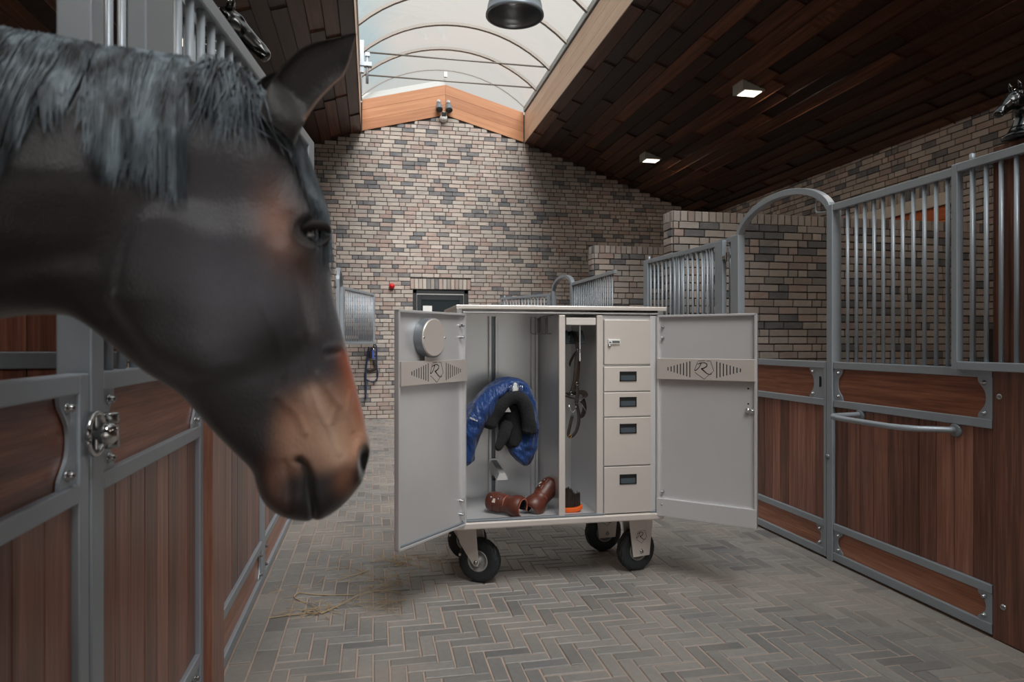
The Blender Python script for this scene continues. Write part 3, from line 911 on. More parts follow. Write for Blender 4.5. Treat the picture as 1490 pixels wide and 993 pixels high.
# leaf behind the arch
swing_grille('bar_grille', (XR + 0.012, 5.285, 0), atan2(1.48, -0.10), 1.48, 1.275, 2.275, [0.10 + 0.083 * i for i in range(1, 17)],
             'barred window leaf seen right above the locker, hinged on the arch post', GR, stile=0.12, latch=1.38)
g3 = empty('stall_enclosure', (XR, 6.0, 0), 'fixed stall front of planks and bars beyond the right arch, mostly hidden by the locker', 'stall front', 'stall fronts with plank lower halves')
lower_front(g3, XR + 0.05, 1, 5.19, 6.38, ZR, 0.11, bolts=False)
bars_panel(g3, XR + 0.05, 1, [5.30 + 0.115 * i for i in range(9)], 1.287, 2.26)
MB().box(XR + 0.05, XR + 0.095, 5.19, 6.38, 2.26, 2.30).build('top_rail', 'galvanised', g3)
MB().box(XR + 0.045, XR + 0.10, 6.30, 6.38, 1.287, 2.30).build('stile', 'galvanised', g3)
# timber pillar at the right edge
def pillar(name, x0, x1, y0, y1, z1, label, bolts=()):
    t = empty(name, ((x0 + x1) / 2, (y0 + y1) / 2, 0), label, 'pillar', 'dark timber stall pillars')
    MB().box(x0, x1, y0, y1, 0, z1, r=rng.random()).build('shaft', 'bamboo_upright', t, bevel=0.004)
    for (x, y, z, s) in bolts:
        MB().lathe([(0.016, 0.0), (0.015, -s * 0.004), (0.008, -s * 0.008), (0.0, -s * 0.009)], (x, y, z), axis='x', n=14).build('bolt', 'bolt_steel', t)
    return t
pillar('timber_pillar', XR + 0.004, XR + 0.16, 2.36, 2.735, 2.345, 'dark timber pillar at the right edge carrying a black horse bust',
       [(XR + 0.004, 2.70, 1.155, 1), (XR + 0.004, 2.52, 1.155, 1), (XR + 0.004, 2.68, 0.165, 1), (XR + 0.004, 2.52, 0.165, 1)])
gn = empty('stall_enclosure', (XR, 1.2, 0), 'stall front on the right beside the photographer, out of the picture', 'stall front', 'stall fronts with plank lower halves')
lower_front(gn, XR, 1, 0.2, 2.355, ZR, 0.11, bolts=False)
MB().box(XR, XR + 0.045, 0.2, 2.355, TOP - 0.045, TOP).build('top_rail', 'galvanised', gn)

# --- right hand far stall
g4 = empty('stall_enclosure', (XR, 9.3, 0), 'far stall front with close bars just left of the far brick partition', 'stall front', 'stall fronts with plank lower halves')
lower_front(g4, XR, 1, 8.0, 9.75, ZR, 0.11, bolts=False)
bars_panel(g4, XR, 1, [8.06 + 0.085 * i for i in range(20)], 1.287, 2.26)
MB().box(XR, XR + 0.045, 7.95, 9.75, 2.26, TOP).build('top_rail', 'galvanised', g4, bevel=0.004)
g4b = empty('stall_enclosure', (XR, 7.3, 0), 'plank stall front hidden behind the locker between the brick partitions', 'stall front', 'stall fronts with plank lower halves')
lower_front(g4b, XR, 1, 6.62, 7.95, ZR, 0.11, bolts=False)
p3 = empty('gate_post', (XR, 9.78, 0), 'far steel post joined to its twin by a small arch above the locker', 'post', 'steel stall posts')
MB().box(XR - 0.002, XR + 0.06, 9.75, 9.85, 0, 2.29).build('post', 'galvanised', p3, bevel=0.005)
MB().box(XR - 0.002, XR + 0.06, 10.85, 10.95, 0, 2.25).build('post', 'galvanised', p3, bevel=0.005)
ar = MB(); rows = []
for i in range(21):
    a = pi * i / 20
    y = 10.35 - 0.56 * cos(a); z = 2.25 + 0.20 * sin(a)
    ty, tz = 0.56 * sin(a), 0.20 * cos(a); l = sqrt(ty * ty + tz * tz); ny, nz = -tz / l, ty / l
    rows.append([(XR + dx, y + ny * q, z + nz * q) for dx, q in ((0, -0.022), (0.06, -0.022), (0.06, 0.022), (0, 0.022))])
ar.grid(rows, smooth=False, close_v=True).build('arch', 'galvanised', p3)
g5 = empty('half_door', (XR, 10.35, 0), 'far plank half door under the small arch, hidden by the locker', 'half door', 'stall fronts with plank lower halves')
lower_front(g5, XR, 1, 9.86, 10.84, ZR, 0.11, bolts=False)
g5b = empty('stall_enclosure', (XR, 11.9, 0), 'last plank stall front on the right before the back wall', 'stall front', 'stall fronts with plank lower halves')
lower_front(g5b, XR, 1, 10.96, 12.85, ZR, 0.11, bolts=False)
swing_grille('bar_grille', (2.88, 10.97, 0), atan2(1.13, -0.59), 1.30, 1.30, 2.225, [0.05 + 0.082 * i for i in range(1, 15)],
             'barred window leaf swung open before the back wall, seen over the locker top', GR, latch=1.2)

# --- left hand row
ZL = (1.298, 1.342, 1.062, 1.104, 0.222, 0.266)
l1 = empty('stall_gate', (XL, 1.1, 0), 'plank gate at the lower left edge under the horse neck', 'stall gate', 'stall fronts with plank lower halves')
lower_front(l1, XL, -1, 0.35, 1.685, ZL, 0.125, stile=(0.045, 0.05))
p4 = empty('gate_post', (XL, 1.72, 0), 'broad steel post behind the horse neck on the left, with a chrome latch', 'post', 'steel stall posts')
MB().box(XL - 0.075, XL, 1.70, 1.772, 0, 2.7).build('post', 'galvanised', p4, bevel=0.005)
ball = [(0.0, 0.052), (0.012, 0.050), (0.022, 0.042), (0.027, 0.030), (0.024, 0.017), (0.014, 0.010), (0.012, 0.0)]
MB().lathe(ball, (XL + 0.006, 1.690, 1.205), axis='x', n=20).build('latch_ball', 'chrome', p4)
lt = MB()
lt.tube([(XL + 0.012 + 0.0 * a, 1.690 + 0.046 * cos(a), 1.205 + 0.046 * sin(a)) for a in [0.4 - 0.2 + 1.05 * pi * i / 16 - 0.3 for i in range(17)]], 0.007, 8)
lt.tube([(XL + 0.012, 1.690 + 0.046 * cos(a), 1.205 + 0.046 * sin(a)) for a in [pi * 1.05 + 0.75 * pi * i / 12 for i in range(13)]], 0.006, 8)
lt.build('latch_ring', 'chrome', p4)
for i in range(3):
    MB().lathe([(0.0, 0), (0.018, 0), (0.020, 0.004), (0.020, 0.022), (0.018, 0.026), (0.0, 0.026)], (XL + 0.014, 1.765, 1.162 + 0.029 * i), n=16).build('hinge_knuckle', 'bolt_steel', p4)
MB().box(XL, XL + 0.01, 1.70, 1.765, 1.165, 1.245).build('latch_plate', 'bolt_steel', p4, bevel=0.003)
l2 = empty('stall_enclosure', (XL, 2.25, 0), 'plank stall front below the horse cheek, between steel post and timber pillar', 'stall front', 'stall fronts with plank lower halves')
lower_front(l2, XL, -1, 1.775, 2.74, ZL, 0.118, stile=(0.0, 0.05))
bars_panel(l2, XL, -1, [1.86, 1.95, 2.04, 2.13, 2.22, 2.31, 2.40, 2.49, 2.58, 2.67], 1.342, 2.55)
MB().box(XL, XL - 0.045, 1.775, 2.74, 2.55, 2.6).build('top_rail', 'galvanised', l2)
pillar('timber_pillar', XL - 0.10, XL + 0.03, 2.745, 2.95, 2.42, 'dark timber pillar below the horse chin, beside the left stall front')
l3 = empty('stall_enclosure', (XL, 3.6, 0), 'reddish plank stall front left of the floor, right of the timber pillar', 'stall front', 'stall fronts with plank lower halves')
lower_front(l3, XL, -1, 2.955, 4.19, ZL, 0.125, stile=(0.0, 0.05))
l4 = empty('stall_enclosure', (XL, 4.9, 0), 'plank stall front under the horse lips, second beyond the timber pillar', 'stall front', 'stall fronts with plank lower halves')
lower_front(l4, XL, -1, 4.2, 5.56, ZL, 0.125, stile=(0.04, 0.05))
l5 = empty('stall_enclosure', (XL, 7, 0), 'plank stall fronts hidden behind the horse nose on the left', 'stall front', 'stall fronts with plank lower halves')
lower_front(l5, XL, -1, 5.57, 9.9, ZL, 0.125, bolts=False)
l6 = empty('half_door', (XL, 10.4, 0), 'far left plank half door under its own small arch, behind the horse nose', 'half door', 'stall fronts with plank lower halves')
lower_front(l6, XL, -1, 9.95, 11.05, ZL, 0.125, bolts=False)
l7 = empty('stall_enclosure', (XL, 12, 0), 'last plank stall front on the left before the back wall', 'stall front', 'stall fronts with plank lower halves')
lower_front(l7, XL, -1, 11.1, 12.85, ZL, 0.125, bolts=False)
XU = -0.45
p5 = empty('gate_post', (XU, 10.5, 0), 'pair of far steel posts with a small arch, just right of the horse eye', 'post', 'steel stall posts')
MB().box(XU - 0.05, XU, 9.75, 9.83, 0, 2.3).build('post', 'galvanised', p5, bevel=0.005)
MB().box(XU - 0.05, XU, 10.95, 11.03, 0, 2.27).build('post', 'galvanised', p5, bevel=0.005)
ar = MB(); rows = []
for i in range(21):
    a = pi * i / 20
    y = 10.39 - 0.60 * cos(a); z = 2.27 + 0.22 * sin(a)
    ty, tz = 0.60 * sin(a), 0.22 * cos(a); l = sqrt(ty * ty + tz * tz); ny, nz = -tz / l, ty / l
    rows.append([(XU - dx, y + ny * q, z + nz * q) for dx, q in ((0, -0.022), (0.06, -0.022), (0.06, 0.022), (0, 0.022))])
ar.grid(rows, smooth=False, close_v=True).build('arch', 'galvanised', p5)
swing_grille('bar_grille', (-0.47, 11.035, 0), atan2(1.55, 0.50), 1.62, 1.385, 2.295, [0.09 + 0.085 * i for i in range(1, 18)],
             'barred window leaf swung open before the back wall, right of the horse nose', GR, stile=0.07)
swing_grille('bar_grille', (-0.463, 1.49, 0), atan2(0.58, 0.07), 1.62, 1.39, 2.285, [0.20 + 0.072 * i for i in range(18)],
             'barred window leaf above the horse mane, swung open from the broad post', GR, stile=0.13)
# boarded partition inside the left stall
bp = empty('board_partition', (-2.4, 2.2, 0), 'dark upright board partition with a steel rail inside the left stall, seen under the neck', 'partition')
MB().box(WXL, XL - 0.09, 2.16, 2.21, 1.335, 1.385).build('rail', 'galvanised_dark', bp, bevel=0.004)
for i in range(28):
    x = XL - 0.09 - 0.125 * i
    MB().box(x - 0.122, x, 2.165, 2.20, 1.385, 2.2, r=rng.random()).build('upright_board', 'bamboo_upright', bp, bevel=0.002)
    MB().box(x - 0.122, x, 2.165, 2.20, 0.0, 1.335, r=rng.random()).build('upright_board', 'bamboo_upright', bp, bevel=0.002)

# ================================================================== THE STEEL LOCKER ON WHEELS
LX0, LX1, LY0, LY1, LZ0, LZ1 = 0.46, 1.70, 3.80, 4.42, 0.362, 1.600
lk = empty('tack_locker', ((LX0 + LX1) / 2, 4.1, 0), 'brushed steel tack locker on four air tyres with both doors open', 'locker')
STL = 'steel_brushed'
# tray base with a rounded lip, top with overhang
MB().box(LX0 - 0.02, LX1 - 0.005, LY0 - 0.015, LY1, LZ0, LZ0 + 0.04).build('base_tray', 'steel_front', lk, bevel=0.008)
MB().box(LX0 + 0.03, LX1 - 0.05, LY0 - 0.008, LY0 + 0.02, LZ0 + 0.04, LZ0 + 0.053).build('sill_seal', 'galvanised_dark', lk, bevel=0.004)
MB().box(LX0 - 0.005, LX1 + 0.01, LY0 - 0.02, LY1 + 0.01, LZ1 - 0.002, LZ1 + 0.022).build('top_panel', 'steel_front', lk, bevel=0.004)
MB().box(LX0 + 0.02, LX1 - 0.02, LY0 + 0.02, LY1 - 0.005, LZ0 + 0.04, LZ0 + 0.045).build('inner_floor', STL, lk)
MB().box(LX0, LX0 + 0.035, LY0 + 0.01, LY1, LZ0 + 0.04, LZ1).build('side_panel', STL, lk, bevel=0.003)
MB().box(LX1 - 0.035, LX1, LY0 + 0.01, LY1, LZ0 + 0.04, LZ1).build('side_panel', STL, lk, bevel=0.003)
MB().box(LX0 + 0.035, LX1 - 0.035, 4.365, 4.375, LZ0 + 0.045, LZ1 - 0.002).build('back_panel', STL, lk)
MB().box(LX0 + 0.035, LX1 - 0.04, LY0 - 0.004, LY0 + 0.03, LZ1 - 0.024, LZ1 - 0.012).build('head_rail', STL, lk, bevel=0.003)
# dividers with folded front edges
for xa, xb in ((1.054, 1.092), (1.282, 1.322)):
    MB().box(xa, xb, LY0 + 0.002, LY0 + 0.028, LZ0 + 0.05, LZ1 - 0.03).build('divider_edge', 'steel_front', lk, bevel=0.003)
    MB().box(xa + 0.012, xa + 0.018, LY0 + 0.02, 4.365, LZ0 + 0.045, LZ1 - 0.03).build('divider_panel', STL, lk)
# rails on the back panel
for xa, xb in ((0.735, 0.752), (0.776, 0.793)):
    MB().box(xa, xb, 4.335, 4.364, LZ0 + 0.05, LZ1 - 0.02).build('back_rail', STL, lk, bevel=0.002)
MB().box(0.752, 0.776, 4.352, 4.364, LZ0 + 0.05, LZ1 - 0.02).build('back_rail', 'galvanised_dark', lk)
for xa, xb in ((1.015, 1.03), (1.045, 1.056)):
    MB().box(xa, xb, 4.335, 4.364, LZ0 + 0.05, LZ1 - 0.02).build('back_rail', STL, lk, bevel=0.002)
# saddle racks hooked in the rail
def rack(z, drop, y_out):
    t = MB()
    x, w2 = 0.765, 0.036
    A = [(-w2, 0.0), (-w2 * 0.5, 0.040), (w2 * 0.5, 0.040), (w2, 0.0)]
    rows = [[(x + a + (0.10 if yy == y_out else 0.0) * 0.0, yy, z + c - (4.335 - yy) * drop) for a, c in A] for yy in (4.335, y_out)]
    t.grid(rows, smooth=False, close_v=True)
    for r_ in rows: t.add(r_, [(0, 1, 2, 3)])
    t.box(x - 0.03, x + 0.03, 4.325, 4.338, z - 0.06, z + 0.05)
    o = t.build('saddle_rack', STL, lk)
    MB().tube([(x, 4.32, z - 0.02), (x, 4.25, z - 0.05), (x, 4.32, z - 0.08)], 0.012, 8).build('rack_hook', 'black_plastic', o)
rack(0.615, 0.10, 4.03)
rack(1.02, 0.05, 3.95)
# hook wires under the top
for i, (x, y) in enumerate(((0.985, 4.22), (1.005, 4.12), (1.03, 4.02))):
    MB().tube([(x, y, 1.56), (x, y, 1.50), (x, y, 1.475), (x + 0.012, y, 1.465), (x + 0.05 - 0.0, y, 1.465), (x + 0.06, y, 1.475), (x + 0.06, y, 1.50), (x + 0.06, y, 1.575)], 0.0036, 6).build('wire_hook', 'frame_alu', lk)
MB().tube([(1.06, 4.25, 1.575), (1.06, 3.95, 1.575)], 0.0036, 6).build('wire_hook', 'frame_alu', lk)
# narrow bay: light bar and round bridle holders
MB().box(1.098, 1.278, LY0 + 0.004, LY0 + 0.05, 1.512, 1.556).build('light_bar', 'lamp_white', lk, bevel=0.004)
for x, y in ((1.125, 4.00), (1.215, 3.98)):
    b_ = MB()
    rows = []
    for i in range(15):
        a = pi * (0.0 + i / 14)
        rows.append([(x + dx, y - 0.055 * cos(a), 1.405 + 0.075 * sin(a)) for dx in (-0.03, -0.026, 0.026, 0.03)] )
    b_.grid(rows)
    for dx in (-0.03, 0.03):
        b_.add([(x + dx, y - 0.06 * cos(pi * i / 14), 1.402 + 0.085 * sin(pi * i / 14)) for i in range(15)], [list(range(15))])
    b_.build('bridle_holder', 'grey_plastic', lk)
MB().box(1.211, 1.219, 3.915, 3.925, 1.30, 1.55).build('holder_strip', STL, lk)
# drawer stack
xd0, xd1 = 1.326, 1.612
MB().box(1.322, 1.665, LY0 + 0.014, 4.36, LZ0 + 0.05, LZ1 - 0.03).build('drawer_case', STL, lk)
MB().box(1.614, 1.655, LY0 + 0.004, LY0 + 0.02, LZ0 + 0.05, LZ1 - 0.03).build('case_edge', STL, lk, bevel=0.003)
bx_ = MB().box(xd0, xd1, LY0 - 0.006, LY0 + 0.014, 1.283, 1.545).build('safe_door', 'steel_front', lk, bevel=0.003)
MB().box(xd0 + 0.02, xd0 + 0.095, LY0 - 0.016, LY0 - 0.005, 1.40, 1.43).build('code_lock', 'white_paint', bx_, bevel=0.003)
for i in range(4):
    MB().box(xd0 + 0.046 + i * 0.0115, xd0 + 0.054 + i * 0.0115, LY0 - 0.019, LY0 - 0.015, 1.409, 1.421).build('code_wheel', 'black_plastic', bx_)
MB().box(xd0 + 0.026, xd0 + 0.038, LY0 - 0.018, LY0 - 0.015, 1.410, 1.415).build('code_wheel', 'black_plastic', bx_)
MB().lathe([(0.0, -0.012), (0.009, -0.01), (0.010, 0.0)], (xd0 + 0.03, LY0 - 0.006, 1.392), axis='y', n=14).build('key_cylinder', 'chrome', bx_)
for z0, z1, hz in ((1.125, 1.270, 1.212), (0.977, 1.119, 1.062), (0.690, 0.971, 0.905), (0.400, 0.683, 0.608)):
    dr = MB().box(xd0 - 0.002, xd1 + 0.002, LY0 - 0.008, LY0 + 0.014, z0, z1).build('drawer', 'steel_front', lk, bevel=0.003)
    xc = (xd0 + xd1) / 2 + 0.002
    h = MB()
    a, c = 0.052, 0.029
    h.prism([(xc - a, hz - c), (xc + a, hz - c), (xc + a, hz - c + 0.007), (xc - a, hz - c + 0.007)], P, LY0 - 0.013, LY0 - 0.006)
    h.prism([(xc - a, hz + c - 0.007), (xc + a, hz + c - 0.007), (xc + a, hz + c), (xc - a, hz + c)], P, LY0 - 0.013, LY0 - 0.006)
    h.box(xc - a, xc - a + 0.006, LY0 - 0.013, LY0 - 0.006, hz - c, hz + c).box(xc + a - 0.006, xc + a, LY0 - 0.013, LY0 - 0.006, hz - c, hz + c)
    h.box(xc - a, xc + a, LY0 - 0.0085, LY0 - 0.008, hz - c, hz + c)
    h.build('recessed_pull', 'black_plastic', dr)
    MB().prism([(LY0 - 0.0128, hz - c + 0.007), (LY0 - 0.009, hz - c + 0.007), (LY0 - 0.009, hz + 0.006)], lambda y, z, x: (x, y, z), xc - a + 0.007, xc + a - 0.007).build('pull_lip', 'pull_grey', dr)

# ---- emblem: a pentagon outline broken by a flowing letter R
def emblem(mb, fn, s):
    """fn(u,v,d)->local point; strokes are thin raised dark bands as wide as the cut lines"""
    def stroke(pts, w0, w1=None, d=0.0006):
        w1 = w0 if w1 is None else w1
        n = len(pts)
        L = []; Rr = []
        for i, (u, v) in enumerate(pts):
            a = pts[max(0, i - 1)]; b2 = pts[min(n - 1, i + 1)]
            tx, ty = b2[0] - a[0], b2[1] - a[1]; l = sqrt(tx * tx + ty * ty) or 1
            ww = (w0 + (w1 - w0) * i / (n - 1)) * s / 2
            L.append((u * s - ty / l * ww, v * s + tx / l * ww)); Rr.append((u * s + ty / l * ww, v * s - tx / l * ww))
        for i in range(n - 1):
            mb.prism([L[i], Rr[i], Rr[i + 1], L[i + 1]], fn, 0.0, d)
    stroke([(-0.62, 0.86), (0.10, 0.92)], 0.05)
    stroke([(0.28, 0.90), (0.66, 0.86), (0.98, -0.12), (0.62, -0.42)], 0.05)
    stroke([(0.50, -0.52), (0.02, -0.98), (-0.94, -0.30)], 0.05)
    stroke([(-0.98, -0.10), (-0.66, 0.78)], 0.05)
    # letter: stem, bowl, swinging leg
    stroke([(-0.96, -0.12), (-0.80, -0.08), (-0.55, 0.16), (-0.28, 0.62), (-0.42, 0.58)], 0.10, 0.06)
    stroke([(-0.66, 0.52), (-0.35, 0.68), (0.05, 0.70), (0.30, 0.56), (0.28, 0.34), (0.02, 0.16), (-0.30, 0.06)], 0.07, 0.12)
    stroke([(-0.28, 0.10), (-0.02, -0.12), (0.30, -0.40), (0.62, -0.50), (0.80, -0.40)], 0.13, 0.05)

def door(sx, hinge, ang, label, mirror):
    """door leaf in its own frame: x runs from the hinge, +y is the inside face"""
    Wd, z0, z1 = 0.572, 0.386, 1.573
    X = lambda a: sx * a
    t = MB()
    t.box(X(0), X(Wd), -0.018, -0.012, z0, z1)
    leaf = t.build('door', STL, lk, label=label)
    leaf.location = Vector(hinge) - lk.location; leaf.rotation_euler = (0, 0, ang)
    sub = []
    def S_(name, mb, mat, bevel=0.0):
        me = mb.mesh(name); o = bpy.data.objects.new(name, me); COL.objects.link(o); me.materials.append(MAT[mat]); o.parent = leaf
        if bevel:
            m_ = o.modifiers.new('bevel', 'BEVEL'); m_.width = bevel; m_.segments = 2; m_.limit_method = 'ANGLE'
        return o
    leaf.data.transform(Matrix.Translation(lk.location))
    S_('door_edge', MB().box(X(0), X(Wd), -0.018, 0.010, z1 - 0.012, z1).box(X(0), X(Wd), -0.018, 0.010, z0, z0 + (0.012 if mirror else 0.012)).box(X(0), X(0.012), -0.018, 0.010, z0, z1).box(X(Wd - 0.014), X(Wd), -0.018, 0.010, z0, z1), STL, 0.002)
    if not mirror:
        S_('kick_plate', MB().box(X(0.0), X(Wd), -0.012, 0.012, z0, z0 + 0.105), STL, 0.003)
    else:
        S_('door_seal', MB().box(X(0.012), X(Wd - 0.014), -0.012, 0.004, z0 + 0.012, z0 + 0.020), 'galvanised_dark')
    za, zb = 1.196, 1.318
    S_('vent_band', MB().box(X(0.008), X(Wd - 0.006), 0.010, 0.022, za, zb), 'steel_front', 0.002)
    zc = (za + zb) / 2
    for i in range(8):
        hh = 0.010 + 0.0052 * i
        for dxx, base in ((1, 0.075), (-1, Wd - 0.085)):
            a = base + dxx * i * 0.0185
            S_('vent_slot', MB().box(X(a - 0.0028), X(a + 0.0028), 0.0205, 0.0224, zc - hh, zc + hh), 'black_void')
    em = MB()
    dirx = 1 if sx > 0 else -1
    # the reader faces the inside; u runs to the reader's right
    emblem(em, lambda u, v, d: (X(Wd / 2) - u, 0.0222 + d, zc + v), 0.056)
    S_('emblem', em, 'black_void')
    if mirror:
        cxm = 0.335
        S_('mirror_bracket', MB().box(X(cxm - 0.035), X(cxm + 0.035), 0.010, 0.018, zb - 0.002, zb + 0.06), 'steel_front')
        S_('mirror_ring', MB().lathe([(0.0, -0.012), (0.100, -0.012), (0.102, -0.008), (0.102, 0.040), (0.098, 0.042), (0.094, 0.036), (0.0, 0.036)], (X(cxm), 0.0, zb + 0.118), axis='y', n=56, smooth=False), 'galvanised_dark')
        S_('mirror_plate', MB().lathe([(0.0, 0.047), (0.093, 0.047), (0.098, 0.043), (0.098, 0.030)], (X(cxm), 0.0, zb + 0.118), axis='y', n=56, smooth=False), 'steel_front')
        for dx in (-0.088, 0.088):
            S_('mirror_screw', MB().lathe([(0.006, 0.046), (0.004, 0.050), (0.0, 0.051)], (X(cxm + dx), 0.0, zb + 0.118), axis='y', n=10), 'bolt_steel')
    for zz in (0.455, 0.53, 1.44, 1.505):
        S_('hinge_bolt', MB().lathe([(0.0085, -0.012), (0.0085, 0.002), (0.005, 0.012), (0.005, 0.016), (0.0, 0.017)], (X(0.034), 0.0, zz), axis='y', n=12), 'bolt_steel')
    if not mirror:
        S_('latch', MB().lathe([(0.013, -0.012), (0.013, 0.008), (0.0, 0.010)], (X(Wd - 0.05), 0, 1.035), axis='y', n=14).tube([(X(Wd - 0.05), 0.004, 1.035), (X(Wd - 0.012), 0.004, 1.035)], 0.006, 8), 'chrome', 0)
        for zz in (1.07, 1.155):
            S_('bolt_hole', MB().lathe([(0.005, -0.0115), (0.0, -0.0113)], (X(Wd - 0.05), 0, zz), axis='y', n=10), 'black_void')
    return leaf
door(1, (0.508, LY0 - 0.002, 0), -radians(133), 'left locker door with round mirror plate and emblem band', True)
door(-1, (1.655, LY0 - 0.002, 0), radians(137), 'right locker door with plain panel and emblem band', False)

# ---- casters
def tyre(mb, M, R=0.130, w=0.075):
    prof = []
    for i in range(25):
        a = 2 * pi * i / 24
        prof.append((R - 0.036 + 0.036 * cos(a) ** 1 if True else 0, w / 2 * sin(a)))
    rows = []
    n = 72
    for k in range(n):
        th = 2 * pi * k / n
        row = []
        for i in range(24):
            a = 2 * pi * i / 24
            rr = R - 0.040 + 0.040 * (abs(cos(a)) ** 0.7) * (1 if cos(a) > 0 else -1)
            xx = w / 2 * (abs(sin(a)) ** 0.7) * (1 if sin(a) > 0 else -1)
            if cos(a) > 0.25:     # tread blocks
                if ((k // 3) + (i % 3)) % 2: rr -= 0.0042
            row.append(M @ Vector((rr * cos(th), xx, rr * sin(th))))
        rows.append(row)
    mb.grid(rows, smooth=False, close_u=True, close_v=True)
def caster(x, y, ang, style, label=None):
    """wheel centre under (x, y); axle along local y, turned by ang"""
    R = 0.130
    Mz = Matrix.Translation((x, y, R)) @ Matrix.Rotation(ang, 4, 'Z')
    root = MB()
    T = lambda p: Mz @ Vector(p)
    top = LZ0 - R
    if style == 'plate':      # fixed fork with a wide front cover carrying the emblem
        A = [(-0.092, top), (0.092, top), (0.062, -0.030), (-0.058, -0.030)]
        for yy in (-0.062, 0.050):
            root.prism(A if yy < 0 else [(-0.07, top), (0.07, top), (0.03, -0.02), (-0.03, -0.02)], lambda a, c, d: T((a, d, c)), yy, yy + 0.010)
        root.prism([(-0.09, top), (0.09, top), (0.09, top - 0.012), (-0.09, top - 0.012)], lambda a, c, d: T((a, d, c)), -0.062, 0.06)
    else:
        for s in (-1, 1):
            A = [(-0.135, top - 0.012), (-0.004, top - 0.012), (0.018, -0.010), (0.012, -0.026), (-0.012, -0.026), (-0.030, -0.004), (-0.104, 0.10)]
            root.prism(A, lambda a, c, d: T((a, d, c)), s * 0.050, s * 0.056)
        root.box(-0.137, -0.002, -0.056, 0.056, top - 0.022, top - 0.010, M=Mz)
        root.box(-0.16, 0.035, -0.06, 0.06, top - 0.008, top, M=Mz)
        root.lathe([(0.034, top - 0.010), (0.034, top - 0.004)], (0, 0, 0), n=20, M=Mz @ Matrix.Translation((-0.07, 0, 0)))
        for s in (-1, 1):
            root.box(-0.105, -0.093, s * 0.055, s * 0.07, 0.03, 0.042, M=Mz)
    c = root.build('caster', 'steel_front', lk, bevel=0.0025, label=label)
    tb = MB(); tyre(tb, Mz)
    tb.build('tyre', 'rubber', c)
    rm = MB()
    rm.lathe([(0.0, -0.040), (0.018, -0.040), (0.020, -0.020), (0.045, -0.012), (0.052, -0.026), (0.058, -0.036), (0.064, -0.034), (0.062, 0.034), (0.056, 0.036), (0.050, 0.026), (0.045, 0.012), (0.020, 0.020), (0.018, 0.040), (0.0, 0.040)][::-1], (0, 0, 0), axis='y', n=32, M=Mz)
    rm.build('rim', 'frame_alu', c)
    ax = MB(); ax.lathe([(0.0, -0.070), (0.010, -0.070), (0.012, -0.064), (0.012, 0.064), (0.010, 0.070), (0.0, 0.070)][::-1], (0, 0, 0), axis='y', n=12, M=Mz)
    ax.build('axle', 'bolt_steel', c)
    if style == 'plate':
        em = MB(); emblem(em, lambda u, v, d: T((u, -0.0622 - d, 0.09 + v)), 0.040)
        em.build('emblem', 'black_void', c)
        MB().box(0.0, 0.004, -0.064, -0.062, 0.0, 0.018, M=Mz).build('rivet', 'bolt_steel', c)
    return c
caster(0.62, 3.985, radians(-32), 'fork')
caster(1.60, 4.0, radians(14), 'plate', 'caster with broad front cover carrying the emblem')
caster(1.535, 4.42, radians(8), 'plate')
caster(0.605, 4.41, radians(-24), 'fork')

# ================================================================== THE HORSE
def catmull(pts, subs):
    pts = np.asarray(pts, float); out = []
    n = len(pts)
    for i in range(n - 1):
        p0, p1, p2, p3 = pts[max(i - 1, 0)], pts[i], pts[i + 1], pts[min(i + 2, n - 1)]
        sb = subs[i] if isinstance(subs, list) else subs
        for j in range(sb):
            t = j / sb
            out.append(0.5 * ((2 * p1) + (p2 - p0) * t + (2 * p0 - 5 * p1 + 4 * p2 - p3) * t * t + (3 * p1 - p0 - 3 * p2 + p3) * t ** 3))
    out.append(pts[-1])
    return np.array(out)
def loft(T, B, W, crest, subs, nth, p=0.8):
    """sections between a top line T and a bottom line B in the median plane, half widths W; returns grid (K, nth, 3) of (s, n, z)"""
    q = catmull(np.hstack([np.array(T), np.array(B), np.array(W)[:, None], np.array(crest)[:, None]]), subs)
    th = 2 * pi * np.arange(nth) / nth
    v = np.cos(th); sn = np.sin(th)
    C_ = (q[:, 0:2] + q[:, 2:4]) / 2; Hh = (q[:, 0:2] - q[:, 2:4]) / 2
    G = np.zeros((len(q), nth, 3))
    G[:, :, 0] = C_[:, 0:1] + Hh[:, 0:1] * v
    G[:, :, 2] = C_[:, 1:2] + Hh[:, 1:2] * v
    thin = 1 - q[:, 5:6] * np.clip((v + 0.1) / 1.1, 0, 1) ** 1.3
    G[:, :, 1] = q[:, 4:5] * np.sign(sn) * np.abs(sn) ** p * thin
    return G, q
def gauss(s, z, cs, cz, ss, sz_=None, ang=0.0):
    sz_ = sz_ or ss
    ds, dz = s - cs, z - cz
    c, s_ = cos(ang), sin(ang)
    a, b_ = ds * c + dz * s_, -ds * s_ + dz * c
    return np.exp(-0.5 * ((a / ss) ** 2 + (b_ / sz_) ** 2))
def segdist(s, z, pts):
    d = np.full(s.shape, 9.0)
    for (a, b_), (c, e) in zip(pts[:-1], pts[1:]):
        vx, vz = c - a, e - b_
        t = np.clip(((s - a) * vx + (z - b_) * vz) / (vx * vx + vz * vz), 0, 1)
        d = np.minimum(d, np.hypot(s - a - t * vx, z - b_ - t * vz))
    return d
sst = lambda x, a, b_: np.clip((x - a) / (b_ - a), 0, 1) ** 2 * (3 - 2 * np.clip((x - a) / (b_ - a), 0, 1))

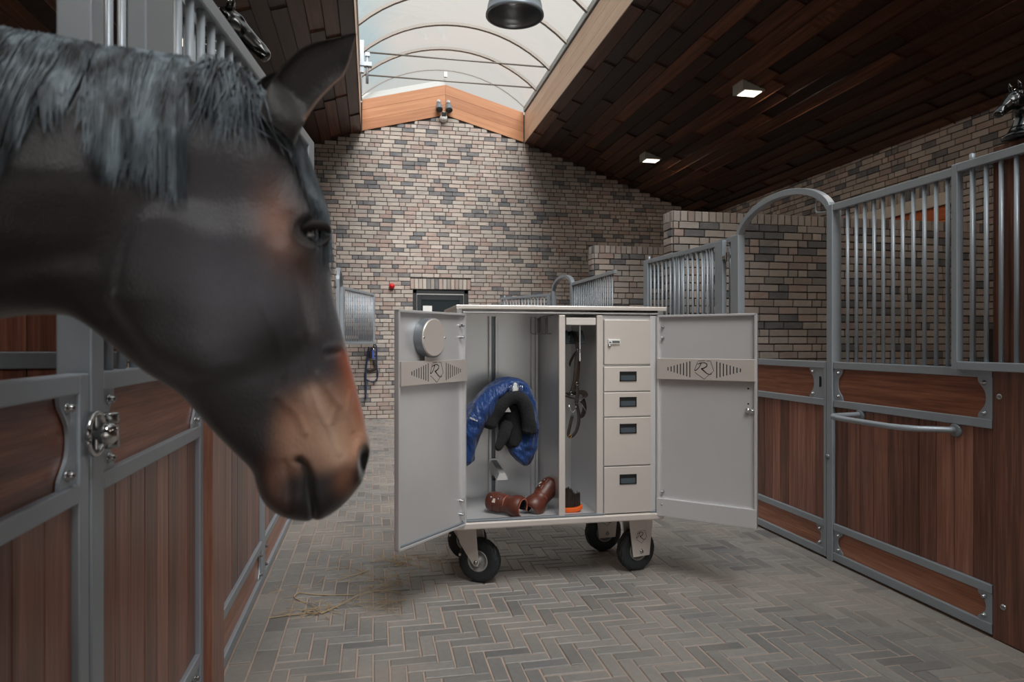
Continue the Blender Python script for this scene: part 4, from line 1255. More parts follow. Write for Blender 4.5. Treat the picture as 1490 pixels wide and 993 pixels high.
BT = [(-3.00, 1.40), (-2.92, 1.54), (-2.62, 1.66), (-2.2, 1.66), (-1.75, 1.64), (-1.35, 1.70), (-1.12, 1.77), (-0.90, 1.82), (-0.68, 1.85), (-0.53, 1.855)]
BB = [(-3.00, 1.30), (-2.94, 1.10), (-2.62, 0.96), (-2.2, 0.90), (-1.75, 0.88), (-1.35, 0.92), (-1.05, 1.02), (-0.78, 1.18), (-0.60, 1.32), (-0.48, 1.42)]
BW = [0.03, 0.17, 0.27, 0.29, 0.30, 0.29, 0.25, 0.20, 0.165, 0.15]
BC = [0, 0, 0, 0, 0, 0.15, 0.35, 0.45, 0.5, 0.5]
HT = [(-0.401, 1.852), (-0.317, 1.846), (-0.228, 1.843), (-0.153, 1.844), (-0.088, 1.831), (-0.037, 1.794), (-0.002, 1.739), (0.022, 1.677), (0.041, 1.622), (0.051, 1.562), (0.057, 1.506), (0.067, 1.455), (0.080, 1.403), (0.092, 1.354), (0.104, 1.307), (0.113, 1.267), (0.119, 1.235), (0.115, 1.206), (0.105, 1.180), (0.089, 1.158), (0.069, 1.140), (0.046, 1.128), (0.027, 1.124)]
HB = [(-0.401, 1.445), (-0.352, 1.451), (-0.317, 1.449), (-0.291, 1.434), (-0.264, 1.409), (-0.237, 1.383), (-0.211, 1.361), (-0.186, 1.344), (-0.164, 1.325), (-0.148, 1.305), (-0.130, 1.282), (-0.113, 1.261), (-0.097, 1.243), (-0.083, 1.227), (-0.071, 1.213), (-0.064, 1.200), (-0.060, 1.184), (-0.054, 1.165), (-0.042, 1.147), (-0.026, 1.135), (-0.010, 1.128), (0.007, 1.125), (0.025, 1.1239)]
HWd = [0.135, 0.122, 0.112, 0.104, 0.098, 0.094, 0.094, 0.096, 0.098, 0.096, 0.089, 0.081, 0.073, 0.067, 0.063, 0.061, 0.061, 0.060, 0.057, 0.052, 0.044, 0.032, 0.002]
HC = [0.5, 0.5, 0.48, 0.42, 0.32, 0.18, 0.08, 0.0, 0.0, 0.05, 0.15, 0.2, 0.2, 0.18, 0.12, 0.06, 0.02, 0, 0, 0, 0, 0, 0]
NTH = 128
G, Q = loft(BT + HT, BB + HB, BW + HWd, BC + HC, [4] * len(BT) + [10] * (len(HT) - 1), NTH, 0.72)
s_, z_ = G[:, :, 0], G[:, :, 2]
side = np.sign(G[:, :, 1])
mask = np.clip(np.abs(np.sin(2 * pi * np.arange(NTH) / NTH)) * 1.6, 0, 1)[None, :]
# cheek plate with a firm rear edge
# jaw muscle: a rounded plate, sharp only along its rear and lower rim
wv_ = 0.05 * np.sin(9 * np.arctan2(z_ - 1.478, s_ + 0.12) * 0.5 + 1.0)
er = np.hypot((s_ + 0.115) / 0.140, (z_ - 1.485) / 0.130) + wv_
rear = sst(-(s_ + 0.115) - 0.35 * (z_ - 1.485), -0.06, 0.06)
dn = 0.013 * (1 - sst(er, 0.55, 1.12)) + 0.011 * rear * (1 - sst(er, 0.86, 1.06))
dn = dn + 0.006 * gauss(s_, z_, -0.09, 1.56, 0.03, 0.05, 0.6) - 0.006 * gauss(s_, z_, -0.13, 1.60, 0.02, 0.06, 0.9) + 0.0035 * np.sin(46 * s_ + 31 * z_) * np.sin(27 * z_ - 33 * s_ + 1.0)
dn = dn - 0.010 * gauss(s_, z_, -0.275, 1.45, 0.018, 0.07, -0.15)
# bony parts about the eye
dn = dn + 0.015 * gauss(s_, z_, 0.018, 1.616, 0.022, 0.013, 0.2) - 0.011 * gauss(s_, z_, -0.012, 1.668, 0.02, 0.026)
er2 = np.hypot((s_ - 0.020) / 0.027, (z_ - 1.580) / 0.022)
dn = dn + 0.007 * np.exp(-((er2 - 1.05) / 0.28) ** 2) - 0.010 * np.exp(-(er2 / 0.75) ** 4)
dn = dn + 0.006 * gauss(s_, z_, 0.020, 1.548, 0.022, 0.010, 0.4)
# facial crest, hollow before it, nasal bone
dn = dn + 0.008 * np.exp(-(segdist(s_, z_, [(-0.025, 1.545), (0.0, 1.47), (0.012, 1.425)]) / 0.013) ** 2)
dn = dn - 0.007 * gauss(s_, z_, 0.040, 1.45, 0.018, 0.06, -0.1) - 0.007 * gauss(s_, z_, -0.035, 1.36, 0.03, 0.06, 0.35)
dn = dn + 0.006 * gauss(s_, z_, 0.045, 1.315, 0.025, 0.045)
# small fold and veins
dn = dn - 0.006 * np.exp(-(segdist(s_, z_, [(0.045, 1.392), (0.066, 1.396)]) / 0.004) ** 2) + 0.004 * np.exp(-(segdist(s_, z_, [(0.043, 1.401), (0.068, 1.405)]) / 0.006) ** 2)
for v_ in ([(0.05, 1.34), (0.058, 1.31), (0.052, 1.285)], [(0.085, 1.33), (0.078, 1.30), (0.086, 1.27)], [(-0.03, 1.33), (0.0, 1.30), (0.012, 1.27)], [(0.0, 1.42), (0.015, 1.36), (0.030, 1.31), (0.05, 1.27), (0.062, 1.235)], [(0.03, 1.36), (0.05, 1.33), (0.066, 1.31)], [(-0.055, 1.47), (-0.03, 1.42), (-0.02, 1.36)]):
    dn = dn + 0.0036 * np.exp(-(segdist(s_, z_, v_) / 0.0045) ** 2)
# muzzle: nostril, lips, chin
rn = np.hypot((s_ - 0.108) / 0.013, ((z_ - 1.213) + 0.35 * (s_ - 0.108)) / 0.026)
dn = dn + 0.006 * np.exp(-((rn - 1.35) / 0.5) ** 2) - 0.030 * np.exp(-(rn / 0.85) ** 4)
dn = dn + 0.009 * gauss(s_, z_, 0.060, 1.172, 0.026, 0.03) + 0.010 * gauss(s_, z_, -0.024, 1.163, 0.022, 0.026) + 0.003 * gauss(s_, z_, 0.004, 1.18, 0.008, 0.03)
MOUTH = [(0.002, 1.228), (0.010, 1.221), (0.016, 1.204), (0.018, 1.180), (0.022, 1.155), (0.026, 1.120)]
md = segdist(s_, z_, MOUTH)
dn = dn - 0.011 * np.exp(-(md / 0.0042) ** 2) + 0.0015 * np.exp(-((md - 0.011) / 0.007) ** 2)
dn = dn + 0.006 * gauss(s_, z_, -0.006, 1.16, 0.012, 0.022) + 0.003 * gauss(s_, z_, 0.038, 1.155, 0.012, 0.02) - 0.003 * np.exp(-(segdist(s_, z_, [(-0.02, 1.225), (-0.012, 1.19), (-0.012, 1.15)]) / 0.005) ** 2)
# neck muscles
dn = dn + 0.010 * np.exp(-(segdist(s_, z_, [(-0.55, 1.55), (-0.40, 1.58), (-0.22, 1.66)]) / 0.05) ** 2) - 0.008 * np.exp(-(segdist(s_, z_, [(-0.70, 1.42), (-0.45, 1.50), (-0.28, 1.53)]) / 0.02) ** 2)
rs = np.random.RandomState(3)
dn = np.where(s_ < -1.2, 0, dn)
G[:, :, 1] += side * dn * mask
# world frame of the horse: s forward, n to the viewer's side, z up
HP, HA = Vector((-0.123, 1.16, 0)), radians(9.0)
he = Vector((cos(HA), sin(HA), 0)); hn = Vector((sin(HA), -cos(HA), 0))
def hw(s, n, z): return HP + he * float(s) + hn * float(n) + Vector((0, 0, float(z)))

def coat(s, z, n):
    s = np.asarray(s, float); z = np.asarray(z, float)
    L3 = lambda *c: np.array(lin(*c))
    col = np.ones(s.shape + (3,)) * L3(60, 58, 63)
    def over(m, c): 
        nonlocal col
        m = np.clip(m, 0, 1)[..., None]; col = col * (1 - m) + L3(*c) * m
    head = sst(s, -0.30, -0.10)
    over(0.5 * head * gauss(s, z, -0.09, 1.47, 0.10, 0.10), (134, 136, 148))  # grey sheen on the cheek, painted into the coat colour
    over(0.9 * gauss(s, z, -0.030, 1.585, 0.020, 0.040, 0.15), (158, 108, 86))
    over(0.75 * gauss(s, z, 0.006, 1.525, 0.014, 0.030, 0.3), (92, 62, 50))
    over(0.6 * np.exp(-(segdist(s, z, [(0.015, 1.50), (0.025, 1.42)]) / 0.012) ** 2), (96, 84, 80))
    over(0.7 * gauss(s, z, -0.030, 1.395, 0.035, 0.030, 0.3), (34, 31, 33))
    over(0.6 * np.exp(-(segdist(s, z, [(0.045, 1.55), (0.055, 1.45), (0.075, 1.38)]) / 0.010) ** 2), (104, 106, 112))  # pale sheen down the front of the face, painted in too
    # mealy muzzle
    mz = sst(1.372 - z + 0.30 * (s - 0.03), 0.0, 0.075) * sst(s, -0.055, -0.005)
    over(0.9 * mz, (184, 130, 104))
    over(0.85 * mz * gauss(s, z, 0.045, 1.262, 0.050, 0.045), (246, 200, 172))
    over(0.8 * np.exp(-(segdist(s, z, [(0.02, 1.33), (0.045, 1.28), (0.065, 1.23)]) / 0.014) ** 2), (252, 214, 190))
    over(0.95 * np.exp(-(segdist(s, z, [(0.083, 1.385), (0.099, 1.33), (0.110, 1.285)]) / 0.018) ** 2), (212, 108, 60))
    over(0.7 * gauss(s, z, 0.1, 1.25, 0.02, 0.02), (240, 180, 144))
    # dark lips and nostrils with tan flecks
    lip = sst(1.222 - z + 0.10 * np.clip(s, -0.1, 0.1), 0.0, 0.035)
    over(lip, (40, 37, 40))
    over(0.75 * gauss(s, z, 0.070, 1.195, 0.012, 0.016, -0.4), (170, 116, 90))
    over(0.7 * gauss(s, z, 0.078, 1.172, 0.010, 0.010), (150, 98, 74))
    over(0.7 * gauss(s, z, -0.034, 1.198, 0.012, 0.028, 0.1), (150, 104, 84))
    over(0.5 * gauss(s, z, -0.022, 1.165, 0.014, 0.02, 0.1), (110, 84, 74))
    over(0.92 * gauss(s, z, 0.014, 1.180, 0.020, 0.040, 0.1), (46, 44, 48))
    over(np.exp(-((np.hypot((s - 0.108) / 0.013, (z - 1.213) / 0.028)) / 1.25) ** 4), (20, 18, 20))
    over(0.9 * np.exp(-(segdist(s, z, MOUTH) / 0.006) ** 2), (14, 12, 13))
    over(0.9 * np.exp(-(np.hypot((s - 0.020) / 0.030, (z - 1.580) / 0.025) / 1.15) ** 6), (18, 15, 15))
    over(0.85 * sst(-s, 0.22, 0.36), (30, 27, 28))
    return col

hv = [hw(*p) for p in G.reshape(-1, 3)]
K = G.shape[0]
hf = []
for i in range(K - 1):
    for k in range(NTH):
        k2 = (k + 1) % NTH
        hf.append((i * NTH + k, i * NTH + k2, (i + 1) * NTH + k2, (i + 1) * NTH + k))
hf.append([k for k in range(NTH)][::-1]); hf.append([(K - 1) * NTH + k for k in range(NTH)])
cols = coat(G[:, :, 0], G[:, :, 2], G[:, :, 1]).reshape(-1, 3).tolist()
# ears: cupped leaves, closed at the root
def ear(U, L, n0, n1, depth, lean=0.0):
    Uq, Lq = catmull(U, 6), catmull(L, 6)
    rows = []; rc = []
    m = len(Uq)
    for i in range(m):
        u = i / (m - 1)
        mid = (Uq[i] + Lq[i]) / 2; hf_ = (Uq[i] - Lq[i]) / 2
        nb = n0 + (n1 - n0) * u
        db = depth * (1 - 0.75 * u ** 2) * min(1, 0.4 + 3 * (1 - u))
        df = 0.022 * (1 - sst(np.array(u), 0.05, 0.32)) - 0.72 * db * sst(np.array(u), 0.10, 0.35)
        row = []
        for j in range(24):
            a = pi * j / 23
            p = mid + hf_ * cos(a)
            row.append((p[0], nb - db * sin(a) ** 0.8, p[1])); 
        for j in range(1, 23):
            a = pi * (23 - j) / 23
            p = mid + hf_ * cos(a) * 0.97
            row.append((p[0], nb + float(df) * sin(a) ** 0.8, p[1]))
        rows.append([hw(*p) for p in row])
        for j in range(46):
            back = j < 24
            edge = abs(cos(pi * (j if back else 46 - j) / 23))
            low = cos(pi * (j if back else 46 - j) / 23) < 0
            c = np.array(lin(44, 36, 35)) if back else np.array(lin(24, 19, 19))
            if low and edge > 0.9 and u > 0.2: c = np.array(lin(128, 92, 74))
            rc.append(c.tolist())
    return rows, rc
EU = [(-0.061, 1.755), (-0.040, 1.807), (-0.021, 1.839), (0.011, 1.872), (0.052, 1.890), (0.088, 1.903)]
EL = [(-0.004, 1.715), (0.010, 1.752), (0.030, 1.787), (0.053, 1.815), (0.074, 1.842), (0.090, 1.905)]
for (nA, nB, off) in ((0.055, 0.060, 0.0), (-0.055, -0.075, -0.085)):
    rows, rc = ear([(a + off * (0.3 + 0.7 * i / 5), c - (0.012 if off else 0)) for i, (a, c) in enumerate(EU)], [(a + off * (0.3 + 0.7 * i / 5), c - (0.012 if off else 0)) for i, (a, c) in enumerate(EL)], nA, nB, 0.030)
    o = len(hv); m = len(rows); C_ = len(rows[0])
    for r_ in rows: hv += r_
    for i in range(m - 1):
        for k in range(C_):
            k2 = (k + 1) % C_
            hf.append((o + i * C_ + k, o + i * C_ + k2, o + (i + 1) * C_ + k2, o + (i + 1) * C_ + k))
    cols += rc
# legs with knees, hocks and hooves
def leg(path, rad, n):
    mb = MB(); mb.tube([hw(s, n, z) for s, z in path], rad, 16)
    return mb
for n in (0.15, -0.15):
    for path, rad in (([(-1.12, 1.15), (-1.14, 0.95), (-1.15, 0.75), (-1.13, 0.52), (-1.14, 0.46), (-1.15, 0.28), (-1.14, 0.16), (-1.10, 0.085), (-1.08, 0.07), (-1.07, 0.0)], [0.12, 0.10, 0.07, 0.05, 0.042, 0.034, 0.042, 0.04, 0.055, 0.065]),
                      ([(-2.62, 1.25), (-2.55, 1.02), (-2.58, 0.85), (-2.78, 0.60), (-2.80, 0.54), (-2.75, 0.30), (-2.74, 0.17), (-2.69, 0.09), (-2.67, 0.07), (-2.66, 0.0)], [0.17, 0.15, 0.105, 0.055, 0.05, 0.037, 0.044, 0.042, 0.055, 0.066])):
        mb = leg(path, rad, n); o = len(hv)
        hv += [Vector(p) for p in mb.v]; hf += [[i + o for i in f] for f in mb.f]
        cols += [list(lin(30, 26, 27))] * len(mb.v)
hr = empty('horse', (HP.x - 1.6, HP.y - 0.25, 0), 'dark brown horse with tan muzzle and grey black mane leaning out of the left stall', 'horse')
me = bpy.data.meshes.new('body')
me.from_pydata([tuple(p - hr.location) for p in hv], [], hf)
me.polygons.foreach_set('use_smooth', [True] * len(me.polygons))
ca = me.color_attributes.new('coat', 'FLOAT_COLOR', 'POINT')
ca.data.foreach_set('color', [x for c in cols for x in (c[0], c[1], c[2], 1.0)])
me.update()
body = bpy.data.objects.new('body', me); COL.objects.link(body); body.parent = hr
sbs = body.modifiers.new('subdivision', 'SUBSURF'); sbs.levels = 1; sbs.render_levels = 1
m, nt, b = newmat('horse_coat')
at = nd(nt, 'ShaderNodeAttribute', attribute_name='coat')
co = objco(nt)
n1 = noise(nt, co, 34.0, 5.0, 0.65); n2 = noise(nt, objco(nt, (520, 520, 130)), 1.0, 3.0)
n3 = noise(nt, objco(nt, (14, 14, 22)), 1.0, 4.0, 0.6)
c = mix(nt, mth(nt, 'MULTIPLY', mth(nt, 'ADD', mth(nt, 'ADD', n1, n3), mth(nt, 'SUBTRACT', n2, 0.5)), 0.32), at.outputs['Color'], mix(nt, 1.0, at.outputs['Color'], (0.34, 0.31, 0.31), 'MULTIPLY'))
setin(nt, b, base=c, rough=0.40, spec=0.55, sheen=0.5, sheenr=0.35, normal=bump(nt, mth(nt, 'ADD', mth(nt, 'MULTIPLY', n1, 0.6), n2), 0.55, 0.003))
MAT['horse_coat'] = m
me.materials.append(m)
# eyes
simple('eye_dark', lin(8, 6, 6), 0.06, spec=0.9, coat=1.0)
i0 = int(np.argmin(np.abs(Q[:, 0] - 0.044) + np.abs(Q[:, 1] - 1.60) + 10 * (Q[:, 0] < -0.2)))
for sg in (1, -1):
    gg = G[sg * G[:, :, 1] > 0]
    d_ = np.hypot(gg[:, 0] - 0.020, gg[:, 2] - 1.580)
    nE = np.abs(gg[d_ < 0.016][:, 1]).mean()
    ce = hw(0.020, sg * (nE - 0.008), 1.578)
    rows = [[ce + Vector((0.0205 * sin(a) * cos(t), 0.0205 * sin(a) * sin(t), 0.0185 * cos(a))) for t in [2 * pi * k / 32 for k in range(32)]] for a in [pi * (i + 0.02) / 20.04 for i in range(21)]]
    MB().grid(rows, close_v=True).build('eye', 'eye_dark', hr)
# upper eyelids
for sg in (1, -1):
    gg = G[sg * G[:, :, 1] > 0]
    d_ = np.hypot(gg[:, 0] - 0.020, gg[:, 2] - 1.580)
    nE = np.abs(gg[d_ < 0.016][:, 1]).mean()
    lid = MB()
    lid.tube([hw(0.020 + 0.027 * cos(a), sg * (nE + 0.004 + 0.005 * sin(a)), 1.577 + 0.016 * sin(a) + 0.004 * cos(a)) for a in [pi * i / 14 for i in range(15)]], [0.003 + 0.0065 * sin(pi * i / 14) for i in range(15)], 8)
    lid.tube([hw(0.020 + 0.027 * cos(a), sg * (nE + 0.003 - 0.003 * sin(a)), 1.578 + 0.019 * sin(a)) for a in [-pi * i / 14 for i in range(15)]], [0.002 + 0.003 * sin(pi * i / 14) for i in range(15)], 8)
    simple('lid_skin', lin(34, 29, 30), 0.62)
    lid.build('eyelids', 'lid_skin', hr)

# ---- mane and forelock: single hairs laid over the neck
def surf(k, th):
    k = min(max(k, 0), K - 1.001); i = int(k); f = k - i
    t = (th / (2 * pi) * NTH) % NTH; j = int(t); g_ = t - j; j2 = (j + 1) % NTH
    a = G[i, j] * (1 - g_) + G[i, j2] * g_; b_ = G[i + 1, j] * (1 - g_) + G[i + 1, j2] * g_
    return a * (1 - f) + b_ * f
ktop = lambda s: float(np.interp(s, Q[:np.argmax(Q[:, 0]), 0], np.arange(np.argmax(Q[:, 0]))))
hrng = random.Random(11)
def hair_object(name, strands, r, label=None):
    cu = bpy.data.curves.new(name, 'CURVE'); cu.dimensions = '3D'; cu.bevel_depth = r; cu.bevel_resolution = 0; cu.resolution_u = 1
    for pts in strands:
        sp = cu.splines.new('POLY'); sp.points.add(len(pts) - 1)
        m_ = len(pts)
        for i, p in enumerate(pts):
            q = p - hr.location
            sp.points[i].co = (q.x, q.y, q.z, 1); sp.points[i].radius = (1.0 if i < m_ - 3 else (m_ - 1 - i) / 3 * 0.8 + 0.15)
    o = bpy.data.objects.new(name, cu); COL.objects.link(o); o.parent = hr; cu.materials.append(MAT['mane_hair'])
    o['kind'] = 'stuff'
    if label: o['label'] = label
    return o
m, nt, b = newmat('mane_hair')
g_ = nd(nt, 'ShaderNodeNewGeometry')
oi = noise(nt, objco(nt, (42, 42, 2.0)), 1.0, 3.0)
c = rampn(nt, oi, [(0.35, lin(44, 49, 56)), (0.5, lin(92, 104, 114)), (0.64, lin(140, 155, 167))])  # grey tones paint the black mane's sheen into the hair colour
setin(nt, b, base=c, rough=0.38, spec=0.6)
MAT['mane_hair'] = m
# near side of the neck as a table of n over (s, z), so hair can hang straight down over it
SG, ZG = np.arange(-1.0, 0.12, 0.006), np.arange(1.30, 1.90, 0.006)
NT = np.full((len(SG), len(ZG)), np.nan)
dense = np.concatenate([G[:-1] * (1 - f) + G[1:] * f for f in (0, 0.25, 0.5, 0.75)]).reshape(-1, 3)
dense = dense[dense[:, 1] >= -1e-6]
ii = np.round((dense[:, 0] - SG[0]) / 0.006).astype(int); jj = np.round((dense[:, 2] - ZG[0]) / 0.006).astype(int)
ok = (ii >= 0) & (ii < len(SG)) & (jj >= 0) & (jj < len(ZG))
for i, j, n_ in zip(ii[ok], jj[ok], dense[ok][:, 1]):
    if np.isnan(NT[i, j]) or n_ > NT[i, j]: NT[i, j] = n_
for _ in range(12):
    m_ = np.isnan(NT)
    if not m_.any(): break
    acc = np.zeros(NT.shape); cnt = np.zeros(NT.shape)
    for dx, dy in ((1, 0), (-1, 0), (0, 1), (0, -1)):
        q_ = np.roll(NT, (dx, dy), (0, 1)); g2 = ~np.isnan(q_); acc[g2] += q_[g2]; cnt[g2] += 1
    NT = np.where(m_ & (cnt > 0), acc / np.maximum(cnt, 1), NT)
NT = np.nan_to_num(NT)
def nside(s, z):
    x = min(max((s - SG[0]) / 0.006, 0), len(SG) - 1.01); y = min(max((z - ZG[0]) / 0.006, 0), len(ZG) - 1.01)
    i, j = int(x), int(y); a, b_ = x - i, y - j
    return (NT[i, j] * (1 - a) + NT[i + 1, j] * a) * (1 - b_) + (NT[i, j + 1] * (1 - a) + NT[i + 1, j + 1] * a) * b_
KT = int(np.argmax(Q[:, 0]))
ztop = lambda s: float(np.interp(s, Q[:KT, 0], Q[:KT, 1]))
def hang(s0, L, s1, lift, wv, ph, n=14):
    zt = ztop(s0); pts = []
    for q in range(n):
        t = q / (n - 1)
        s_now = s0 + (s1 - s0) * t ** 1.3 + wv * sin(ph + 4 * t) * t
        z = zt + 0.004 - L * t ** 1.15 + 0.006 * sin(pi * min(1, t * 3)) 
        nn = nside(s_now, min(z, ztop(s_now) - 0.004)) if q else 0.0
        pts.append(hw(s_now, nn + (0.003 + lift * sin(pi * min(1, t * 1.1)) + 0.006 * t) * min(1, t * 5), z))
    return pts
strands = []
clumps = [(hrng.uniform(-0.82, -0.17), hrng.uniform(0.11, 0.25), hrng.uniform(-0.045, 0.02), hrng.uniform(0.001, 0.014)) for i in range(40)]
clumps += [(-0.185, 0.19, 0.012, 0.006), (-0.21, 0.22, 0.0, 0.004), (-0.24, 0.225, -0.005, 0.008), (-0.35, 0.235, -0.02, 0.006)]
for (sc_, Lc, drift, lift) in clumps:
    for j in range(hrng.randint(60, 85)):
        s0 = min(sc_ + hrng.gauss(0, 0.019), -0.155)
        s1 = sc_ + drift + (s0 - sc_) * 0.5 + hrng.gauss(0, 0.003)
        strands.append(hang(s0, Lc * hrng.triangular(0.55, 1.06, 1.0), s1, lift * hrng.uniform(0.5, 1.3), hrng.gauss(0, 0.0022), hrng.uniform(0, 6)))
hair_object('mane', strands, 0.0010, 'black mane with grey sheen falling on the near side')
strands = []
for j in range(430):           # wisps at the poll and forelock down the forehead
    if j < 210:
        s0 = hrng.gauss(-0.098, 0.018); s1 = s0 + hrng.gauss(-0.004, 0.026)
        L_ = hrng.uniform(0.05, 0.15)
        pts = hang(s0, L_, s1, hrng.uniform(0.004, 0.022), hrng.gauss(0, 0.008), hrng.uniform(0, 6), 10)
        if j % 3 == 0:
            up_ = hrng.uniform(0.004, 0.022)
            pts = [p + Vector((0, 0, up_ * sin(pi * i / 9))) for i, p in enumerate(pts)]
    else:
        k0 = ktop(-0.045) + hrng.uniform(-4, 8); k1 = k0 + hrng.uniform(22, 46); t0 = hrng.gauss(0.2, 0.2); t1 = hrng.gauss(0.42, 0.16)
        pts = []
        for q in range(10):
            t = q / 9
            p = surf(k0 + (k1 - k0) * t, t0 + (t1 - t0) * t)
            o_ = 0.004 + 0.008 * sin(pi * t)
            pts.append(hw(p[0] + o_ * 0.7, p[1] + np.sign(p[1]) * o_ * 0.5, p[2] + o_ * 0.3))
    strands.append(pts)
hair_object('forelock', strands, 0.001, 'greyish forelock wisps beside the ear')

# ================================================================== THINGS IN AND ABOUT THE LOCKER
def wob(seed):
    q = random.Random(seed); A = [(q.uniform(20, 60), q.uniform(20, 60), q.uniform(20, 60), q.uniform(0, 6)) for _ in range(6)]
    return lambda p: sum(sin(a * p[0] + b * p[1] + c * p[2] + d) for a, b, c, d in A) / 6

# ---- blue rug slung over the upper saddle rack
rug = empty('horse_rug', (0.80, 4.1, 1.0), 'bright blue horse rug with black fleece lining slung over the upper saddle rack', 'rug')
def sweep_loop(path, halfy, nring, wr, fold=0.0, pleat=0.0):
    """closed loops around a path in the XZ plane: (x, z, half thickness, y centre)"""
    q = catmull(path, 8); rows = []
    for i in range(len(q)):
        a = q[max(i - 1, 0)]; b_ = q[min(i + 1, len(q) - 1)]
        tx, tz = b_[0] - a[0], b_[1] - a[1]; l = sqrt(tx * tx + tz * tz) or 1
        nx, nz = -tz / l, tx / l
        end = min(1, 0.35 + i / 5, 0.35 + (len(q) - 1 - i) / 5)
        row = []
        for k in range(nring):
            t = 2 * pi * k / nring
            ca, sa = cos(t), sin(t)
            hy = halfy(i / (len(q) - 1)) * end
            p = (q[i][0] + nx * q[i][2] * end * ca, q[i][3] + hy * (abs(sa) ** 0.8) * (1 if sa > 0 else -1), q[i][1] + nz * q[i][2] * end * ca)
            w_ = wr(p) * 0.007 + pleat * sin(6 * t + 1.6 * sin(i * 0.17) + 0.8 * sin(i * 0.41)) + fold * sin(i * 1.05 + 2.0 * ca + 1.5 * sin(i * 0.33)) * (0.4 + 0.6 * max(0, -sa))
            row.append((p[0] + nx * w_ * ca, p[1] + w_ * sa, p[2] + nz * w_ * ca))
        rows.append(row)
    return rows
def addsweep(name, rows, mat, parent, label=None):
    mb = MB().grid(rows, close_v=True)
    mb.add(rows[0], [list(range(len(rows[0])))], True); mb.add(rows[-1], [list(range(len(rows[-1])))[::-1]], True)
    o = mb.build(name, mat, parent, label=label)
    return o
m, nt, b = newmat('blue_nylon')
co = objco(nt)
n1 = noise(nt, objco(nt, (9, 9, 22)), 1.0, 3.0)
setin(nt, b, base=mix(nt, n1, lin(10, 44, 98), lin(18, 66, 132)), rough=0.42, spec=0.5, sheen=0.2, normal=bump(nt, noise(nt, objco(nt, (46, 10, 22)), 1.0, 3.0), 1.0, 0.02))
MAT['blue_nylon'] = m
m, nt, b = newmat('black_fleece')
co = objco(nt)
n1 = noise(nt, co, 130.0, 3.0, 0.7)
setin(nt, b, base=mix(nt, n1, lin(10, 11, 12), lin(44, 46, 50)), rough=0.95, sheen=0.05, normal=bump(nt, n1, 1.0, 0.01))
MAT['black_fleece'] = m
u = 0.0042
rx = lambda px: 0.797 + (px - 740) * u
rz = lambda py: 1.209 - (py - 548) * 0.0041
pth = [(676, 676, 13, 4.02), (678, 650, 15, 4.02), (685, 622, 16, 4.0), (702, 594, 17, 4.0), (722, 571, 14, 4.02), (742, 560, 10, 4.05), (759, 567, 12, 4.05), (769, 592, 12, 4.05), (773, 622, 11, 4.06), (769, 645, 16, 4.06), (759, 662, 22, 4.07), (751, 670, 17, 4.08)]
rows = sweep_loop([(rx(a), rz(c), r * 0.0041, y) for a, c, r, y in pth], lambda t: 0.13 if t < 0.75 else 0.11, 56, wob(4), 0.0025, 0.0045)
addsweep('shell', rows, 'blue_nylon', rug)
pth = [(708, 622, 12, 3.955), (713, 607, 12, 3.945), (723, 591, 11, 3.935), (735, 580, 10.5, 3.93), (747, 576, 10, 3.93), (757, 583, 10, 3.93), (764, 600, 10, 3.935), (767, 620, 10, 3.945), (765, 632, 10, 3.95)]
rows = sweep_loop([(rx(a), rz(c), r * 0.0041, y) for a, c, r, y in pth], lambda t: 0.05, 20, wob(9))
addsweep('fleece_collar', rows, 'black_fleece', rug)
rows = sweep_loop([(rx(a), rz(c), r * 0.0041, y) for a, c, r, y in [(745, 585, 9, 4.05), (744, 600, 17, 4.05), (746, 620, 19, 4.06), (750, 637, 16, 4.06), (744, 655, 10, 4.06)]], lambda t: 0.09, 20, wob(10))
addsweep('lining', rows, 'black_fleece', rug)
rows = sweep_loop([(rx(a), rz(c), r * 0.0041, y) for a, c, r, y in [(738, 612, 10, 3.97), (732, 630, 9, 3.96), (725, 646, 6, 3.955), (721, 654, 3, 3.955)]], lambda t: 0.03, 16, wob(12))
addsweep('fleece_flap', rows, 'black_fleece', rug)
rows = sweep_loop([(rx(a), rz(c), r * 0.0041, y) for a, c, r, y in [(745, 556, 3, 3.915), (745, 562, 4.5, 3.91), (745, 568, 8, 3.91), (745, 573, 9, 3.915)]], lambda t: 0.012, 16, wob(13))
addsweep('white_pad', rows, 'rug_white', rug)
for px in (738.5, 752):
    bk = MB(); x, z = rx(px), rz(563)
    w_, h_ = 0.011, 0.014
    bk.tube([(x - w_, 3.893, z - h_), (x + w_, 3.893, z - h_), (x + w_, 3.893, z + h_), (x - w_, 3.893, z + h_), (x - w_, 3.893, z - h_)], 0.0022, 6)
    bk.tube([(x, 3.893, z - h_), (x, 3.893, z + h_)], 0.0016, 6)
    bk.build('buckle', 'chrome', rug)
    MB().box(x - 0.008, x + 0.008, 3.895, 3.905, z - 0.03, z + 0.03).build('strap', 'blue_nylon', rug, bevel=0.002)
tx = MB(); q = random.Random(5)
for i in range(9):
    x = rx(680) + i * 0.0052; z = rz(605) - i * 0.0022
    h_ = q.uniform(0.006, 0.011)
    tx.box(x, x + 0.0034, 3.868, 3.8695, z, z + h_)
tx.build('woven_mark', 'rug_white', rug)

